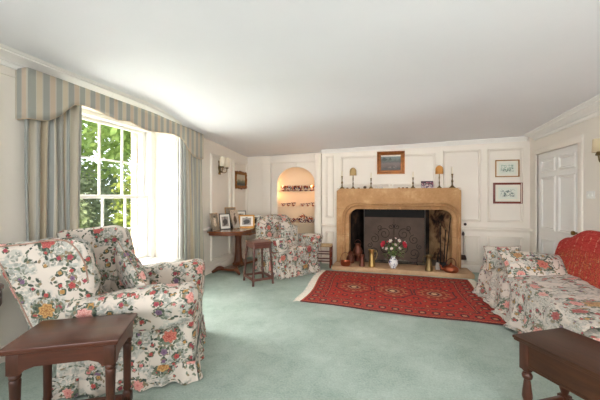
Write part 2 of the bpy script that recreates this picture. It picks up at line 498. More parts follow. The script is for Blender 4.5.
# ---- sash window
GL = M('window_glass', .02); GL.b.inputs['Transmission Weight'].default_value = 1; GL.b.inputs['IOR'].default_value = 1.01
GL.color((1, 1, 1, 1)); GLASS = GL.mat
bm = new()
box(bm, -3.72, -3.48, WY0, 2.30, WZ0, WZ1, .004); box(bm, -3.72, -3.48, 3.91, WY1, WZ0, WZ1, .004)
box(bm, -3.72, -3.48, 2.30, 3.91, 2.345, WZ1, .004); box(bm, -3.76, -3.44, 2.30, 3.91, WZ0, .435, .004)
win = struct('window_1', bm, WHITE)
ys = [2.43, 2.785, 3.14, 3.495, 3.85]
def sash(nm, x, z0, z1, parent):
    bm = new(); t = .022
    box(bm, x - t, x + t, 2.32, 2.375, z0, z1, .004); box(bm, x - t, x + t, 3.85, 3.905, z0, z1, .004)
    box(bm, x - t + .001, x + t - .001, 2.32, 3.905, z0, z0 + .045, .004); box(bm, x - t + .001, x + t - .001, 2.32, 3.905, z1 - .045, z1, .004)
    for y_ in ys[1:-1]: box(bm, x - .013, x + .013, y_ - .0125, y_ + .0125, z0 + .02, z1 - .02, .003)
    zm = (z0 + z1) / 2; box(bm, x - .012, x + .012, 2.34, 3.88, zm - .0115, zm + .0115, .003)
    o = obj(nm, bm, WHITE, parent)
    bm = new(); box(bm, x - .002, x + .002, 2.37, 3.86, z0 + .04, z1 - .04); obj('pane', bm, GLASS, o, smooth=False)
sash('upper_sash', -3.60, 1.335, 2.35, win); sash('lower_sash', -3.545, .43, 1.375, win)
# panelled reveal linings, seat board, soffit
bm = new()
for y_, s in ((WY1, -1), (WY0, 1)):
    O, U, N = (-3.49, y_, 0), (1, 0, 0), (0, s, 0)
    ring(bm, O, U, N, .06, .38, .52, 2.30, .03, .012)
    box(bm, -3.075, -3.03, min(y_, y_ + .07 * -s), max(y_, y_ + .07 * -s), 0.40, 2.42, .004)
box(bm, -3.48, -2.99, WY0 - .04, WY1 + .04, WZ0 - .03, WZ0 + .015, .006)
struct('trim_4', bm, WHITE)
# ---- six panel door on the right
bm = new()
box(bm, XR + .02, XR + .06, DY0, DY1, 0.005, DZ)
O, U, N = (XR + .02, 0, 0), (0, 1, 0), (-1, 0, 0)
for a0, a1 in ((DY0 + .10, DY0 + .52), (DY0 + .62, DY0 + 1.04)):
    for z0, z1 in ((.14, .70), (.84, 1.66), (1.74, 1.94)):
        ring(bm, O, U, N, a0, a1, z0, z1, .04, .016)
door = struct('door_1', bm, WHITE)
bm = new()
lathe(bm, [(.012, 0), (.012, .03), (.026, .04), (.03, .055), (.026, .07), (.01, .078)], n=14)
bmesh.ops.rotate(bm, verts=bm.verts, matrix=Matrix.Rotation(-PI / 2, 3, 'Y')); bmesh.ops.translate(bm, verts=bm.verts, vec=(XR + .02, DY0 + .06, .88))
obj('door_handle', bm, simple('brass_dull', '8A6B3C', .3, 1), door)
bm = new()
for a, b in ((DY0 - .09, DY0), (DY1, DY1 + .09)):
    box(bm, XR - .018, XR + .02, a, b, 0, DZ + .09, .006)
box(bm, XR - .0185, XR + .02, DY0 - .085, DY1 + .085, DZ, DZ + .09, .006)
struct('trim_5', bm, CREAM)
# ================================================================ armchairs
OAK = wood('dark_oak', '28160C', '52311D', .42, 3, 1, 0)
OAKX = wood('dark_oak_x', '34190F', '633422', .34, 3, 0, .35)
OAKZ = wood('dark_oak_z', '2C1811', '56301F', .4, 3, 2, .1)
PIPE = simple('brown_piping', 'A08070', .9, 0, .2, 60)
def armchair(name, label, cat, loc, rz, W, H, AH, wings, fab, group=None, D=.84, seat=.47, rake=.36):
    root = thing(name, label, cat, loc, rz, group)
    h = W / 2
    bm = new(); soft(bm, (-D / 2 , 0, .26), (D - .02, W - .03, .38), .04, 10, wr=.008, wf=6)
    obj('base', bm, fab, root)
    for s in (-1, 1):
        bm = new()
        def fa(p, u):
            p = p.copy(); t = max(0, min(1, (p.z - .40) / .26)); t = t * t * (3 - 2 * t)
            p.y += s * .05 * t; p.y += (p.y - s * (h - .09)) * .22 * t
            p.x += .02 * math.sin(max(0, u.z + .2) * 2.4) * (u.x > .2)
            p.z += .012 * math.sin(p.x * 5 + 1) - .03 * max(0, -u.x)
            return p
        soft(bm, (-D * .45, s * (h - .09), (.10 + AH) / 2), (D * .9, .17, AH - .10), .07, 14, fa, .012, 5)
        arm = obj('arm', bm, fab, root)
        bm = new()
        def fc(p, u):
            p = fa(p, u)
            if u.z < -.3: p.z += .014 * math.sin(p.x * 17 + p.y * 9) * -u.z; p.y += s * .016 * (1 + math.sin(p.x * 26)) * -u.z
            return p
        soft(bm, (-D * .45 + .012, s * (h - .082), (.41 + AH + .012) / 2), (D * .9 - .01, .215, AH + .012 - .41), .07, 16, fc, .015, 7)
        obj('arm_cover', bm, fab, arm)
        # piping round the front of the roll
        bm = new(); pts = []
        for k in range(17):
            a = PI * k / 16
            pts.append((.012, s * (h - .075) + .108 * math.cos(a), AH - .10 + .085 * math.sin(a)))
        pts = [(-.012, pts[0][1] - .012, .40)] + pts + [(-.012, pts[-1][1] + .012, .40)]
        tube(bm, pts, .0035, 6); obj('piping', bm, PIPE, arm)
    bm = new()
    soft(bm, (-.33, 0, seat - .05), (.66, W - .31, .17), .06, 14, lambda p, u: (p.x + .02 * (1 - u.y * u.y) * u.x, p.y, p.z + .02 * (1 - u.x ** 2) * (1 - u.y ** 2)), .008, 6)
    obj('seat_cushion', bm, fab, root)
    bm = new()
    def fb(p, u):
        p = p.copy(); p.x -= max(0, p.z - .1) * rake * .9
        if u.z > 0: p.y *= 1 - .06 * u.z
        p.z += (.035 if wings else .01) * (1 - u.y * u.y) * max(0, u.z)
        return p
    HB = H - .07 if wings else H
    soft(bm, (-D + .13, 0, (.12 + HB) / 2), (.19, W - (.16 if wings else .08), HB - .12), .085, 16, fb, .012, 5, puff=.02)
    back = obj('backrest', bm, fab, root)
    if wings:
        for s in (-1, 1):
            bm = new()
            def fw(p, u):
                # u.x -1 rear..1 front, u.z -1 bottom..1 top
                z = .36 + (u.z + 1) / 2 * (H + .02 - .36)
                rear = -D + .03 - (z - .1) * rake * .92
                fr = smooth_interp(z, [(.36, -.68), (.62, -.63), (.80, -.62), (.95, -.65), (1.02, -.69), (H + .02, -.76)])
                t = (u.x + 1) / 2
                x = rear + (fr - rear) * t
                z2 = z + (.05 * t - .02) * max(0, u.z) ** 2
                flare = .035 * t * t * max(0, min(1, (z - .5) / .3))
                return Vector((x, s * (h - .045 + flare) + (p.y - s * (h - .045)) * (1 + .35 * t), z2))
            soft(bm, (-.8, s * (h - .045), .7), (.5, .10, .7), .045, 14, fw, .007, 5)
            wg = obj('wing', bm, fab, root)
            bm = new(); pts = []
            for z in [.40 + k * .05 for k in range(int((H - .36) / .05) + 1)]:
                pts.append((-D + .062 - (z - .1) * rake * .92 , s * (h + .003), z))
            tube(bm, spline(pts, 3), .006, 6)
            pts = [(-D + .10 - (H - .1) * rake * .92, s * (h + .012), H - .005), (-1.0, s * (h + .022), H + .012), (-.85, s * (h + .036), H + .032), (-.76, s * (h + .046), H + .0), (-.69, s * (h + .055), .93), (-.67, s * (h + .05), .83), (-.66, s * (h + .035), .74), (-.66, s * (h + .015), .62)]
            tube(bm, spline(pts, 5), .005, 6)
            obj('piping', bm, PIPE, wg)
    # pleated valance
    bm = new(); path = []
    x0, x1, y0, y1, rr = -D - .0, .015, -h, h, .05
    def seg(a, b, n_): return [(a[0] + (b[0] - a[0]) * k / n_, a[1] + (b[1] - a[1]) * k / n_) for k in range(n_)]
    path = seg((x1, y0), (x1, y1), 70) + seg((x1, y1), (x0, y1), 70) + seg((x0, y1), (x0, y0), 70) + seg((x0, y0), (x1, y0), 70)
    n_ = len(path); cx_ = (x0 + x1) / 2
    def fk(a, b):
        k = a * n_; i = int(k) % n_; p = Vector((path[i][0], path[i][1], 0)); q = Vector((path[(i + 1) % n_][0], path[(i + 1) % n_][1], 0))
        t = (q - p).normalized(); nn = Vector((t.y, -t.x, 0))
        ph = a * n_ * .0125 * 2 * PI * 7.4
        wv = (math.sin(ph) + .6 * math.sin(.43 * ph + 1)) * .019 * (1 - b) ** .7 + (1 - b) * .022
        return p + nn * (wv - .012) + Vector((0, 0, .012 + (.145 if wings else .17) * b + .006 * math.sin(ph * .5)))
    L = (D + W) * 2
    grid(bm, n_, 6, fk, uv=lambda a, b: (a * L * 1.15 + 2, b * .19))
    bmesh.ops.remove_doubles(bm, verts=bm.verts, dist=1e-5)
    obj('valance', bm, fab, root, angle=80)
    return root
def pillow(name, label, cat, loc, rot, w_, h_, t_, fab, group=None):
    bm = new()
    n_ = 22
    for s in (-1, 1):
        def fp(a, b):
            x = -1 + 2 * a; y = -1 + 2 * b
            e = max(0, (1 - x ** 2) * (1 - y ** 2)) ** .42
            k = 1 - .07 * (1 - abs(x) ** 3) * abs(y) ** 2 * 1.0
            k2 = 1 - .07 * (1 - abs(y) ** 3) * abs(x) ** 2
            p = Vector((x * w_ / 2 * k2, y * h_ / 2 * k, s * t_ / 2 * e))
            if e > .01: p += Vector((0, 0, 1)) * .010 * noise.noise(p * 9 + Vector((s, loc[0], 2))) * e
            return p
        grid(bm, n_, n_, fp)
    bmesh.ops.remove_doubles(bm, verts=bm.verts, dist=1e-4)
    o = obj(name, bm, fab, angle=80); o.location = loc; o.rotation_euler = rot
    bm = new(); pts = []
    for k in range(64):
        a = k / 64 * 4; e = int(a); f = (a - e) * 2 - 1
        x, y = ((f, -1), (1, f), (-f, 1), (-1, -f))[e]
        k1 = 1 - .07 * (1 - abs(x) ** 3) * abs(y) ** 2; k2 = 1 - .07 * (1 - abs(y) ** 3) * abs(x) ** 2
        pts.append((x * w_ / 2 * k2, y * h_ / 2 * k1, 0))
    tube(bm, pts, .0035, 6, closed=True); obj('piping', bm, PIPE, o)
    return tag(o, label, cat, group)
FAB1 = chintz('rose_chintz_wing_chair', 0.0)
FAB2 = chintz('rose_chintz_tub_chair', 3.3)
FAB3 = chintz('rose_chintz_coverlet', 7.9, .05, .6)
FAB4 = chintz('rose_chintz_cushion', 12.37)
az = R(30); W1 = .90
C = Vector((-1.335, 1.965, 0)); yh = Vector((-math.sin(az), math.cos(az), 0)); xh = Vector((math.cos(az), math.sin(az), 0))
loc1 = C + yh * (W1 / 2) - xh * .02
armchair('wing_armchair', 'large cream wing armchair in rose chintz with pleated skirt, nearest the window', 'armchair', loc1, az, W1, 1.04, .70, True, FAB1, D=.90, rake=.44)
p = loc1 - xh * .50 - yh * .08
pillow('scatter_cushion', 'square rose chintz cushion leaning on its corner in the wing armchair', 'cushion', (p.x, p.y, .71), (R(62), R(40), az + R(100)), .46, .46, .17, FAB4)
az2 = R(-36); W2 = .86
x2 = Vector((math.cos(az2), math.sin(az2), 0)); y2 = Vector((-math.sin(az2), math.cos(az2), 0))
loc2 = Vector((-1.66, 4.72, 0)) + y2 * (W2 / 2) - x2 * .03
armchair('tub_armchair', 'smaller rose chintz armchair in front of the lit china alcove', 'armchair', loc2, az2, W2, .98, .66, False, FAB2, D=.80, rake=.25)
p = loc2 - x2 * .40 + y2 * .02
pillow('scatter_cushion', 'rose chintz cushion propped against the back of the armchair by the alcove', 'cushion', (p.x, p.y, .69), (R(66), R(20), az2 + R(90)), .46, .44, .15, FAB4)

# ================================================================ daybed sofa on the right
sf = thing('sofa', 'long low sofa along the right wall, hidden under floral and red throws', 'sofa', (1.75, 3.8, 0))
bm = new(); soft(bm, (-.02, -.10, .22), (.86, 2.30, .38), .06, 10); obj('base', bm, FAB3, sf)
bm = new()
def fsb(p, u):
    y = p.y + 3.8
    top = smooth_interp(y, [(2.3, .97), (4.02, .97), (4.45, .84), (4.72, .55)])
    t = (u.z + 1) / 2
    p = p.copy(); p.z = .12 + (top - .12) * t; p.x += .10 * t * t
    return p
soft(bm, (.28, -.13, .5), (.17, 2.16, .9), .08, 16, fsb); obj('backrest', bm, FAB3, sf)
bm = new(); soft(bm, (-.05, 1.17, .34), (.78, .16, .50), .08, 12, wr=.01); obj('arm', bm, FAB3, sf)
# floral coverlet draped over the seat down to the floor
bm = new()
prof = [(.17, .475), (.0, .468), (-.15, .455), (-.28, .452), (-.40, .445), (-.47, .43), (-.505, .39), (-.52, .33), (-.53, .25), (-.545, .16), (-.56, .08), (-.585, .025), (-.63, .013)]
def fcv(a, b):
    y = 2.62 + a * 2.30
    k = b * (len(prof) - 1); i = min(int(k), len(prof) - 2); t = k - i
    x = prof[i][0] + (prof[i + 1][0] - prof[i][0]) * t; z = prof[i][1] + (prof[i + 1][1] - prof[i][1]) * t
    p = Vector((1.75 + x, y, z))
    drape = max(0, min(1, (b - .42) / .5))
    nv = noise.noise_vector(Vector((p.x * 3.5, y * 3.0 + b * 1.5, 4.4)))
    n1 = noise.noise(Vector((y * 7 + z * 5, x * 4 + 9, 1.3)))
    p.x += nv.x * .022 * (.4 + drape) + drape * (.028 * math.sin(y * 17 + b * 6) + .018 * math.sin(y * 31 + 2 + b * 4)) - drape * .015
    p.z += abs(nv.z) * .03 + .02 * abs(n1)
    if b > .97: p.z = max(p.z, .012)
    # far end tucks round and spills outward
    e = max(0, (a - .88) / .12)
    p.x -= drape * e * .05; 
    p.z -= (1 - drape) * e * .01
    return p
grid(bm, 110, 70, fcv, uv=lambda a, b: (a * 2.3, b * 1.25 + 4))
for v_ in bm.verts: v_.co.x = 1.95 + (v_.co.x - 1.95) * .90
o = obj('floral_coverlet', bm, FAB3, angle=80); sm = o.modifiers.new('thick', 'SOLIDIFY'); sm.thickness = .008; sm.offset = 1
tag(o, 'rumpled rose chintz coverlet spread over the sofa seat and trailing onto the rug', 'throw')
# red woven throw
m = M('red_woven_throw', .9, 0, .15); v = m.coord('UV'); x_, y_, _ = m.xyz(v)
n = m.noise(m.vec(x_ * 6, y_ * 90), 1, 3); n2 = m.noise(m.vec(x_ * 60, y_ * 8), 1.0, 3, .7); n3 = m.noise(v, 30, 3)
c = m.ramp(n * .5 + n3 * .5, [(.3, lin('8E2422')), (.5, lin('B03A34')), (.7, lin('C4524A'))])
st = ((x_ * 9 + y_ * 1.2).fract() - .5).abs().below(.10, .03) * n3.gt(.50) * n2.gt(.52)
c = m.mix(st, c, m.ramp(m.noise(v, 25, 2), [(.3, lin('CFA878')), (.5, lin('C8846A')), (.7, lin('D9C3A4'))]))
low = y_.below(.60, .06) * n2.gt(.5)
c = m.mix(low * .35, c, m.ramp(m.noise(v, 40, 1), [(.35, lin('2E4A3E')), (.5, lin('D0A050')), (.65, lin('5B2440'))], True))
m.color(c); m.bump(n * .5 + n3, .6, .01); REDT = m.mat
bm = new()
def frt(a, b):
    y = 2.66 + a * 2.0
    top = smooth_interp(y, [(2.3, .985), (4.02, .985), (4.42, .86), (4.70, .56)])
    # b 0 = front bottom, over the top, down behind
    t = b * 1.5
    if t < 1:
        z = .47 + (top - .47) * t; zz = (z - .12) / max(.2, top - .12)
        x = 1.75 + .28 - .115 + .10 * zz * zz
        if t > .8: q = (t - .8) / .2; x += .05 * q * q * q
    else:
        q = (t - 1) / .5; z = top + .012 * math.sin(q * PI) - .12 * q * q; x = 1.75 + .28 - .115 + .10 + .05 + .14 * math.sin(q * PI / 2)
    p = Vector((x, y, z)); nv = noise.noise_vector(Vector((y * 4, z * 3, b * 2)))
    p.x -= abs(nv.x) * .014 + .006; p.z += nv.z * .006
    if a > .9: p.x += (a - .9) * .5
    return p
grid(bm, 70, 44, frt, uv=lambda a, b: (a * 2.0, .2 + b * 1.0))
o = obj('red_throw', bm, REDT, angle=80); sm = o.modifiers.new('thick', 'SOLIDIFY'); sm.thickness = .008; sm.offset = 1
tag(o, 'red woven throw with cream and gold flecks hanging over the sofa back', 'throw')
pillow('scatter_cushion', 'wide rose chintz cushion lying on the far end of the sofa beside the red throw', 'cushion', (1.67, 4.22, .54), (R(36), R(4), R(4)), .74, .44, .18, chintz('rose_chintz_big_cushion', 15.13))
pillow('scatter_cushion', 'plumper pale chintz cushion standing behind the wide cushion at the sofa end', 'cushion', (1.45, 4.60, .545), (R(66), R(-4), R(-8)), .42, .34, .17, chintz('pale_chintz_cushion', 2.1, .1, .8))
# ================================================================ tables and stools
def turned(bm, prof, cx, cy, n=18): lathe(bm, prof, cx, cy, 0, n)
# near left rectangular table
cx_, cy_ = (-1.818 - 1.38 - 2.0 - 1.546) / 4 , (1.047 + 1.30 + 1.38 + 1.637) / 4
tb = thing('side_table', 'dark oak side table with turned legs in front of the wing armchair', 'table', (cx_ - .01, cy_, 0), R(30))
bm = new()
box(bm, -.265, .265, -.195, .195, .578, .60, .006, 2); box(bm, -.258, .258, -.188, .188, .568, .579, .003, 1); obj('tabletop', bm, OAKX, tb)
bm = new()
for y_ in (-1, 1):
    pts = [(-.235, .568), (.235, .568), (.235, .455)] + [(.235 - .055 - .03 * (1 - math.cos(k / 5 * PI / 2)), .455 + .045 * math.sin(k / 5 * PI / 2)) for k in range(6)] + \
          [(-.15 - .03 * math.cos(k / 5 * PI / 2), .50 - .045 * (1 - math.cos(k / 5 * PI / 2)) - (.0 if k < 5 else 0)) for k in range(6)] + [(-.235, .455)]
    pts = [(-.235, .568), (.235, .568), (.235, .46), (.185, .46), (.165, .482), (.12, .497), (-.12, .497), (-.165, .482), (-.185, .46), (-.235, .46)]
    prism(bm, pts, y_ * .165 - .011, y_ * .165 + .011, 'y')
for x_ in (-1, 1):
    pts = [(-.165, .568), (.165, .568), (.165, .46), (.13, .46), (.11, .485), (.07, .497), (-.07, .497), (-.11, .485), (-.13, .46), (-.165, .46)]
    prism(bm, pts, x_ * .234 - .011, x_ * .234 + .011, 'x')
obj('apron', bm, OAKX, tb)
LP = [(.014, 0), (.022, .01), (.024, .03), (.022, .05), (.027, .055), (.027, .12), (.021, .125), (.017, .135), (.024, .15), (.021, .17), (.022, .30), (.0245, .40), (.0255, .425), (.021, .432), (.0265, .44), (.0265, .45), (.022, .457), (.0275, .465)]
for x_ in (-1, 1):
    for y_ in (-1, 1):
        bm = new(); turned(bm, LP, x_ * .215, y_ * .15)
        box(bm, x_ * .215 - .027, x_ * .215 + .027, y_ * .15 - .027, y_ * .15 + .027, .462, .567, .003)
        box(bm, x_ * .215 - .026, x_ * .215 + .026, y_ * .15 - .026, y_ * .15 + .026, .055, .12, .004); obj('leg', bm, OAKZ, tb)
for y_ in (-1, 1):
    bm = new(); box(bm, -.19, .19, y_ * .15 - .012, y_ * .15 + .012, .07, .105, .003); obj('stretcher', bm, OAKX, tb)
for x_ in (-1, 1):
    bm = new(); box(bm, x_ * .215 - .012, x_ * .215 + .012, -.125, .125, .07, .105, .003); obj('stretcher', bm, OAK, tb)
# bottom right coffee table
ct = thing('coffee_table', 'low dark oak table with deep frieze in front of the sofa', 'table', (.737, 2.20, 0), math.atan2(.21, .35))
HT = .50   # local x: short side towards the sofa, local -y: long side towards the camera
bm = new(); box(bm, 0, .415, -1.02, 0, HT - .018, HT, .006, 2); box(bm, .006, .409, -1.014, -.006, HT - .03, HT - .017, .004, 2); obj('tabletop', bm, OAK, ct)
bm = new()
box(bm, .03, .052, -.99, -.03, HT - .175, HT - .03); box(bm, .363, .385, -.99, -.03, HT - .175, HT - .03)
box(bm, .03, .385, -.052, -.03, HT - .175, HT - .03); box(bm, .03, .385, -.99, -.968, HT - .175, HT - .03)
box(bm, .026, .03, -.97, -.05, HT - .172, HT - .160, .001); obj('frieze', bm, OAK, ct)
LP2 = [(.02, 0), (.028, .012), (.028, .03), (.018, .04), (.026, .05), (.026, .10), (.018, .105), (.02, .115), (.028, .14), (.026, .165), (.018, .235), (.016, .245), (.026, .255), (.029, .27), (.024, .283), (.017, .29), (.026, .30), (.026, .31)]
for x_ in (.055, .36):
    for y_ in (-.055, -.965):
        bm = new(); turned(bm, LP2, x_, y_)
        box(bm, x_ - .029, x_ + .029, y_ - .029, y_ + .029, .305, HT - .03, .003); box(bm, x_ - .027, x_ + .027, y_ - .027, y_ + .027, .045, .10, .003)
        obj('leg', bm, OAKZ, ct)
for x_ in (.055, .36):
    bm = new(); box(bm, x_ - .014, x_ + .014, -.94, -.08, .055, .095, .003); obj('stretcher', bm, OAK, ct)
for y_ in (-.055, -.965):
    bm = new(); box(bm, .08, .335, y_ - .014, y_ + .014, .055, .095, .003); obj('stretcher', bm, OAKX, ct)
# tall joint stool by the far armchair
PINK = wood('worn_red_oak', '4A2A22', '75493C', .42, 3, 0, .4); PINKZ = wood('worn_red_oak_z', '41251F', '6C4438', .45, 3, 2, .3)
sx, sy = -1.985, 4.545
st = thing('joint_stool', 'tall reddish oak joint stool with splayed legs by the chintz armchair', 'stool', (sx, sy, 0), R(46))
bm = new(); box(bm, -.155, .155, -.19, .19, .628, .655, .005, 2); obj('seat', bm, PINK, st)
bm = new()
for q in (-1, 1):
    box(bm, q * .128 - .01, q * .128 + .01, -.16, .16, .555, .628); box(bm, -.128, .128, q * .160 - .01, q * .160 + .01, .555, .628)
obj('apron', bm, PINK, st)
for x_ in (-1, 1):
    for y_ in (-1, 1):
        bm = new()
        A = Vector((x_ * .128, y_ * .158, .628)); B = Vector((x_ * .165, y_ * .20, 0))
        def P(t): return A + (B - A) * t
        rs = [(0, .021), (.13, .021), (.131, .017), (.2, .019), (.3, .016), (.34, .02), (.37, .015), (.6, .019), (.74, .015), (.77, .021), (.78, .021), (.90, .021), (.905, .015), (1, .019)]
        tube(bm, [P(t) for t, _ in rs], [r_ for _, r_ in rs], 10); obj('leg', bm, PINKZ, st)
zs = .09; q1, q2 = .160, .194
for y_ in (-1, 1):
    bm = new(); box(bm, -q1, q1, y_ * q2 - .01, y_ * q2 + .01, zs - .02, zs + .018, .003); obj('stretcher', bm, PINK, st)
for x_ in (-1, 1):
    bm = new(); box(bm, x_ * q1 - .01, x_ * q1 + .01, -q2, q2, zs - .02, zs + .018, .003); obj('stretcher', bm, PINK, st)
# rush stool between armchair and hearth
RUSH = simple('woven_rush', 'C9AE82', .85, 0, .25, 30, .4); MAH = wood('red_mahogany', '4A2018', '7A3A28', .3, 3, 2)
rs_ = thing('rush_stool', 'small stool with woven rush seat between the armchair and hearth', 'stool', (-1.20, 5.90, 0), R(4))
bm = new(); soft(bm, (0, 0, .415), (.32, .30, .035), .015, 8); obj('rush_seat', bm, RUSH, rs_)
for x_ in (-1, 1):
    for y_ in (-1, 1):
        bm = new(); lathe(bm, [(.014, 0), (.018, .02), (.017, .2), (.019, .39), (.016, .43)], x_ * .14, y_ * .13, 0, 10); obj('leg', bm, MAH, rs_)
for z_ in (.13, .27):
    for y_ in (-1, 1):
        bm = new(); tube(bm, [(-.13, y_ * .13, z_), (.13, y_ * .13, z_)], .010, 8); obj('stretcher', bm, MAH, rs_)
    for x_ in (-1, 1):
        bm = new(); tube(bm, [(x_ * .14, -.12, z_ + .03), (x_ * .14, .12, z_ + .03)], .010, 8); obj('stretcher', bm, MAH, rs_)
# sliver of a round table at the far left edge
rt = thing('round_table', 'small dark round tripod table at the left edge behind the wing armchair', 'table', (-2.81, 1.385, 0))
bm = new(); lathe(bm, [(.0, .56), (.205, .56), (.215, .58), (.215, .68), (.225, .69), (.225, .705), (.215, .712), (0, .712)], n=40, caps=False); bmesh.ops.remove_doubles(bm, verts=bm.verts, dist=1e-5); obj('tabletop', bm, OAKX, rt)
bm = new(); lathe(bm, [(.03, .14), (.045, .2), (.03, .3), (.022, .45), (.03, .5), (.022, .5), (.05, .555), (.06, .56)]); obj('pedestal', bm, OAKZ, rt)
for k in range(3):
    a = 2 * PI * k / 3 + .4; bm = new()
    tube(bm, spline([(.02 * math.cos(a), .02 * math.sin(a), .2), (.10 * math.cos(a), .10 * math.sin(a), .17), (.17 * math.cos(a), .17 * math.sin(a), .06), (.21 * math.cos(a), .21 * math.sin(a), .02)], 5), [.022] * 10 + [.015] * 6, 8); obj('leg', bm, OAKZ, rt)
# console / card table against the left wall
CW = wood('figured_walnut', '4A2616', '96572F', .25, 3, 1, .6); CWZ = wood('figured_walnut_z', '45241A', '7E4A2E', .25, 3, 2, .5)
ctb = thing('card_table', 'walnut pedestal card table against the left wall crowded with photographs', 'table', (-2.70, 5.30, 0))
pts = [(-.30, -.62), (-.30, .66), (.26, .66), (.30, .60), (.30, -.40), (.285, -.47), (.12, -.60), (.06, -.64), (-.2, -.66), (-.28, -.64)]
bm = new(); prism(bm, pts, .735, .760, 'z'); bmesh.ops.bevel(bm, geom=bm.edges[:], offset=.005, segments=2, affect='EDGES'); obj('tabletop', bm, CW, ctb)
bm = new(); prism(bm, [(x * .95, y * .95) for x, y in pts], .685, .736, 'z'); obj('frieze', bm, CWZ, ctb)
bm = new(); box(bm, .10, .27, -.10, .60, .640, .687, .004); obj('drawer', bm, CW, ctb)
bm = new(); lathe(bm, [(.115, .085), (.12, .10), (.085, .14), (.068, .3), (.062, .55), (.075, .66), (.10, .686)], -.02, 0, 0, 8); obj('pedestal', bm, CWZ, ctb, angle=20)
pl = [(-.21, -.42), (-.07, -.19), (-.07, .19), (-.21, .42), (.16, .42), (.07, .19), (.07, -.19), (.16, -.42)]
bm = new(); prism(bm, pl, .05, .09, 'z'); obj('platform_base', bm, CWZ, ctb)
for x_, y_ in ((-.22, -.43), (.19, -.43), (-.22, .43), (.19, .43)):
    bm = new(); tube(bm, spline([(x_ * .6, y_ * .85, .075), (x_ * .85, y_, .085), (x_ * 1.1, y_ * 1.06, .05), (x_ * 1.3, y_ * 1.12, .022)], 4), [.03, .035, .04, .042, .04, .038, .035, .033, .03, .028, .026, .024, .022], 10); obj('foot', bm, CWZ, ctb)
# ---- framed photographs on it
def photo(label, x, y, rz, w_, h_, fm, shade, tilt=12, z0=.762):
    r_ = thing('photograph_frame', label, 'photo frame', (x, y, z0), R(rz), 'photographs on the card table')
    T = Matrix.Rotation(R(-tilt), 4, 'X'); fw = .014 if fm != 'wide' else .03
    fmat = {'silver': SIL, 'gold': GOLD, 'black': BLK, 'wide': GOLD, 'wood': CW}[fm]
    w_ *= 1.12; h_ *= 1.32; bm = new()
    box(bm, -w_ / 2, w_ / 2, 0, .012, 0, fw, .002); box(bm, -w_ / 2, w_ / 2, 0, .012, h_ - fw, h_, .002)
    box(bm, -w_ / 2, -w_ / 2 + fw, .0005, .0115, 0, h_, .002); box(bm, w_ / 2 - fw, w_ / 2, .0005, .0115, 0, h_, .002)
    bmesh.ops.transform(bm, matrix=T, verts=bm.verts); obj('frame', bm, fmat, r_)
    bm = new(); box(bm, -w_ / 2 + fw, w_ / 2 - fw, .004, .009, fw, h_ - fw)
    bmesh.ops.transform(bm, matrix=T, verts=bm.verts); obj('photograph', bm, shade, r_, smooth=False)
    bm = new(); box(bm, -.02, .02, .012, .015, .0, h_ * .8); bmesh.ops.transform(bm, matrix=Matrix.Translation((0, h_ * .30, 0)) @ Matrix.Rotation(R(13), 4, 'X'), verts=bm.verts); 
    obj('easel_back', bm, BLKV, r_, smooth=False)
    return r_
SIL = simple('silver', 'C9C6BE', .25, 1, .05); GOLD = simple('gilt', 'B08040', .35, .8, .2, 40); BLK = simple('black_lacquer', '1C1A19', .3); BLKV = simple('black_velvet', '201D1E', .95)
def print_mat(name, bgc, fgc, sc, s2=(.5, .5), mount=None):
    m = M(name, .25); v = m.coord('Generated'); x_, y_, z_ = m.xyz(v)
    n = m.noise(v, sc, 3)
    dx = (x_ - s2[0]) * 2.6; dz = (z_ - s2[1]) * 2.2
    bl = (dx * dx + dz * dz + (n - .5) * 1.6)
    c = m.mix(bl.below(.36, .12), lin(bgc), lin(fgc))
    c = m.mix(((n * 3).fract()).below(.3, .2) * .35, c, lin('4A4038'))
    if mount:
        e = (x_ - .5).abs().max((z_ - .5).abs()).gt(.5 - mount)
        c = m.mix(e, c, lin('F1ECE0'))
    m.color(c); return m.mat
PH = [print_mat('photo_grey', 'B9B3A8', '5A5048', 4), print_mat('photo_brown', '8E8272', 'D9C8B0', 5), print_mat('photo_green', '6F8A5A', 'D8E0D0', 4),
      print_mat('photo_dark', '3E3A36', 'C8B8A2', 3), print_mat('photo_mount', 'A79C90', '504A44', 4, mount=.16)]
for a in [('leftmost photograph on the card table, tall in a pale wood frame turned to the right', -2.86, 4.76, 80, .17, .24, 'silver', PH[1]),
          ('small photograph with dark easel back behind the leftmost frame on the card table', -2.90, 4.90, 104, .13, .17, 'wood', PH[3]),
          ('black framed photograph, second large one from the left on the card table', -2.84, 5.04, 52, .19, .22, 'black', PH[4]),
          ('tall silver framed photograph turned edge-on in the middle of the card table', -2.70, 5.20, 82, .20, .27, 'silver', PH[0]),
          ('tallest gilt topped photograph frame at the rear of the card table', -2.88, 5.34, 52, .20, .30, 'gold', PH[1]),
          ('landscape photograph in a wide gilt frame on the card table', -2.60, 5.40, 24, .27, .19, 'wide', PH[4]),
          ('dark framed photograph at the back of the card table near the gilt mirror', -2.86, 5.66, 30, .20, .24, 'black', PH[4]),
          ('small green toned photograph in a silver frame on the card table', -2.62, 5.64, 40, .14, .18, 'silver', PH[2]),
          ('rightmost pale photograph on the card table, by the armchair', -2.60, 5.80, 15, .18, .17, 'silver', PH[4])]:
    photo(*a)
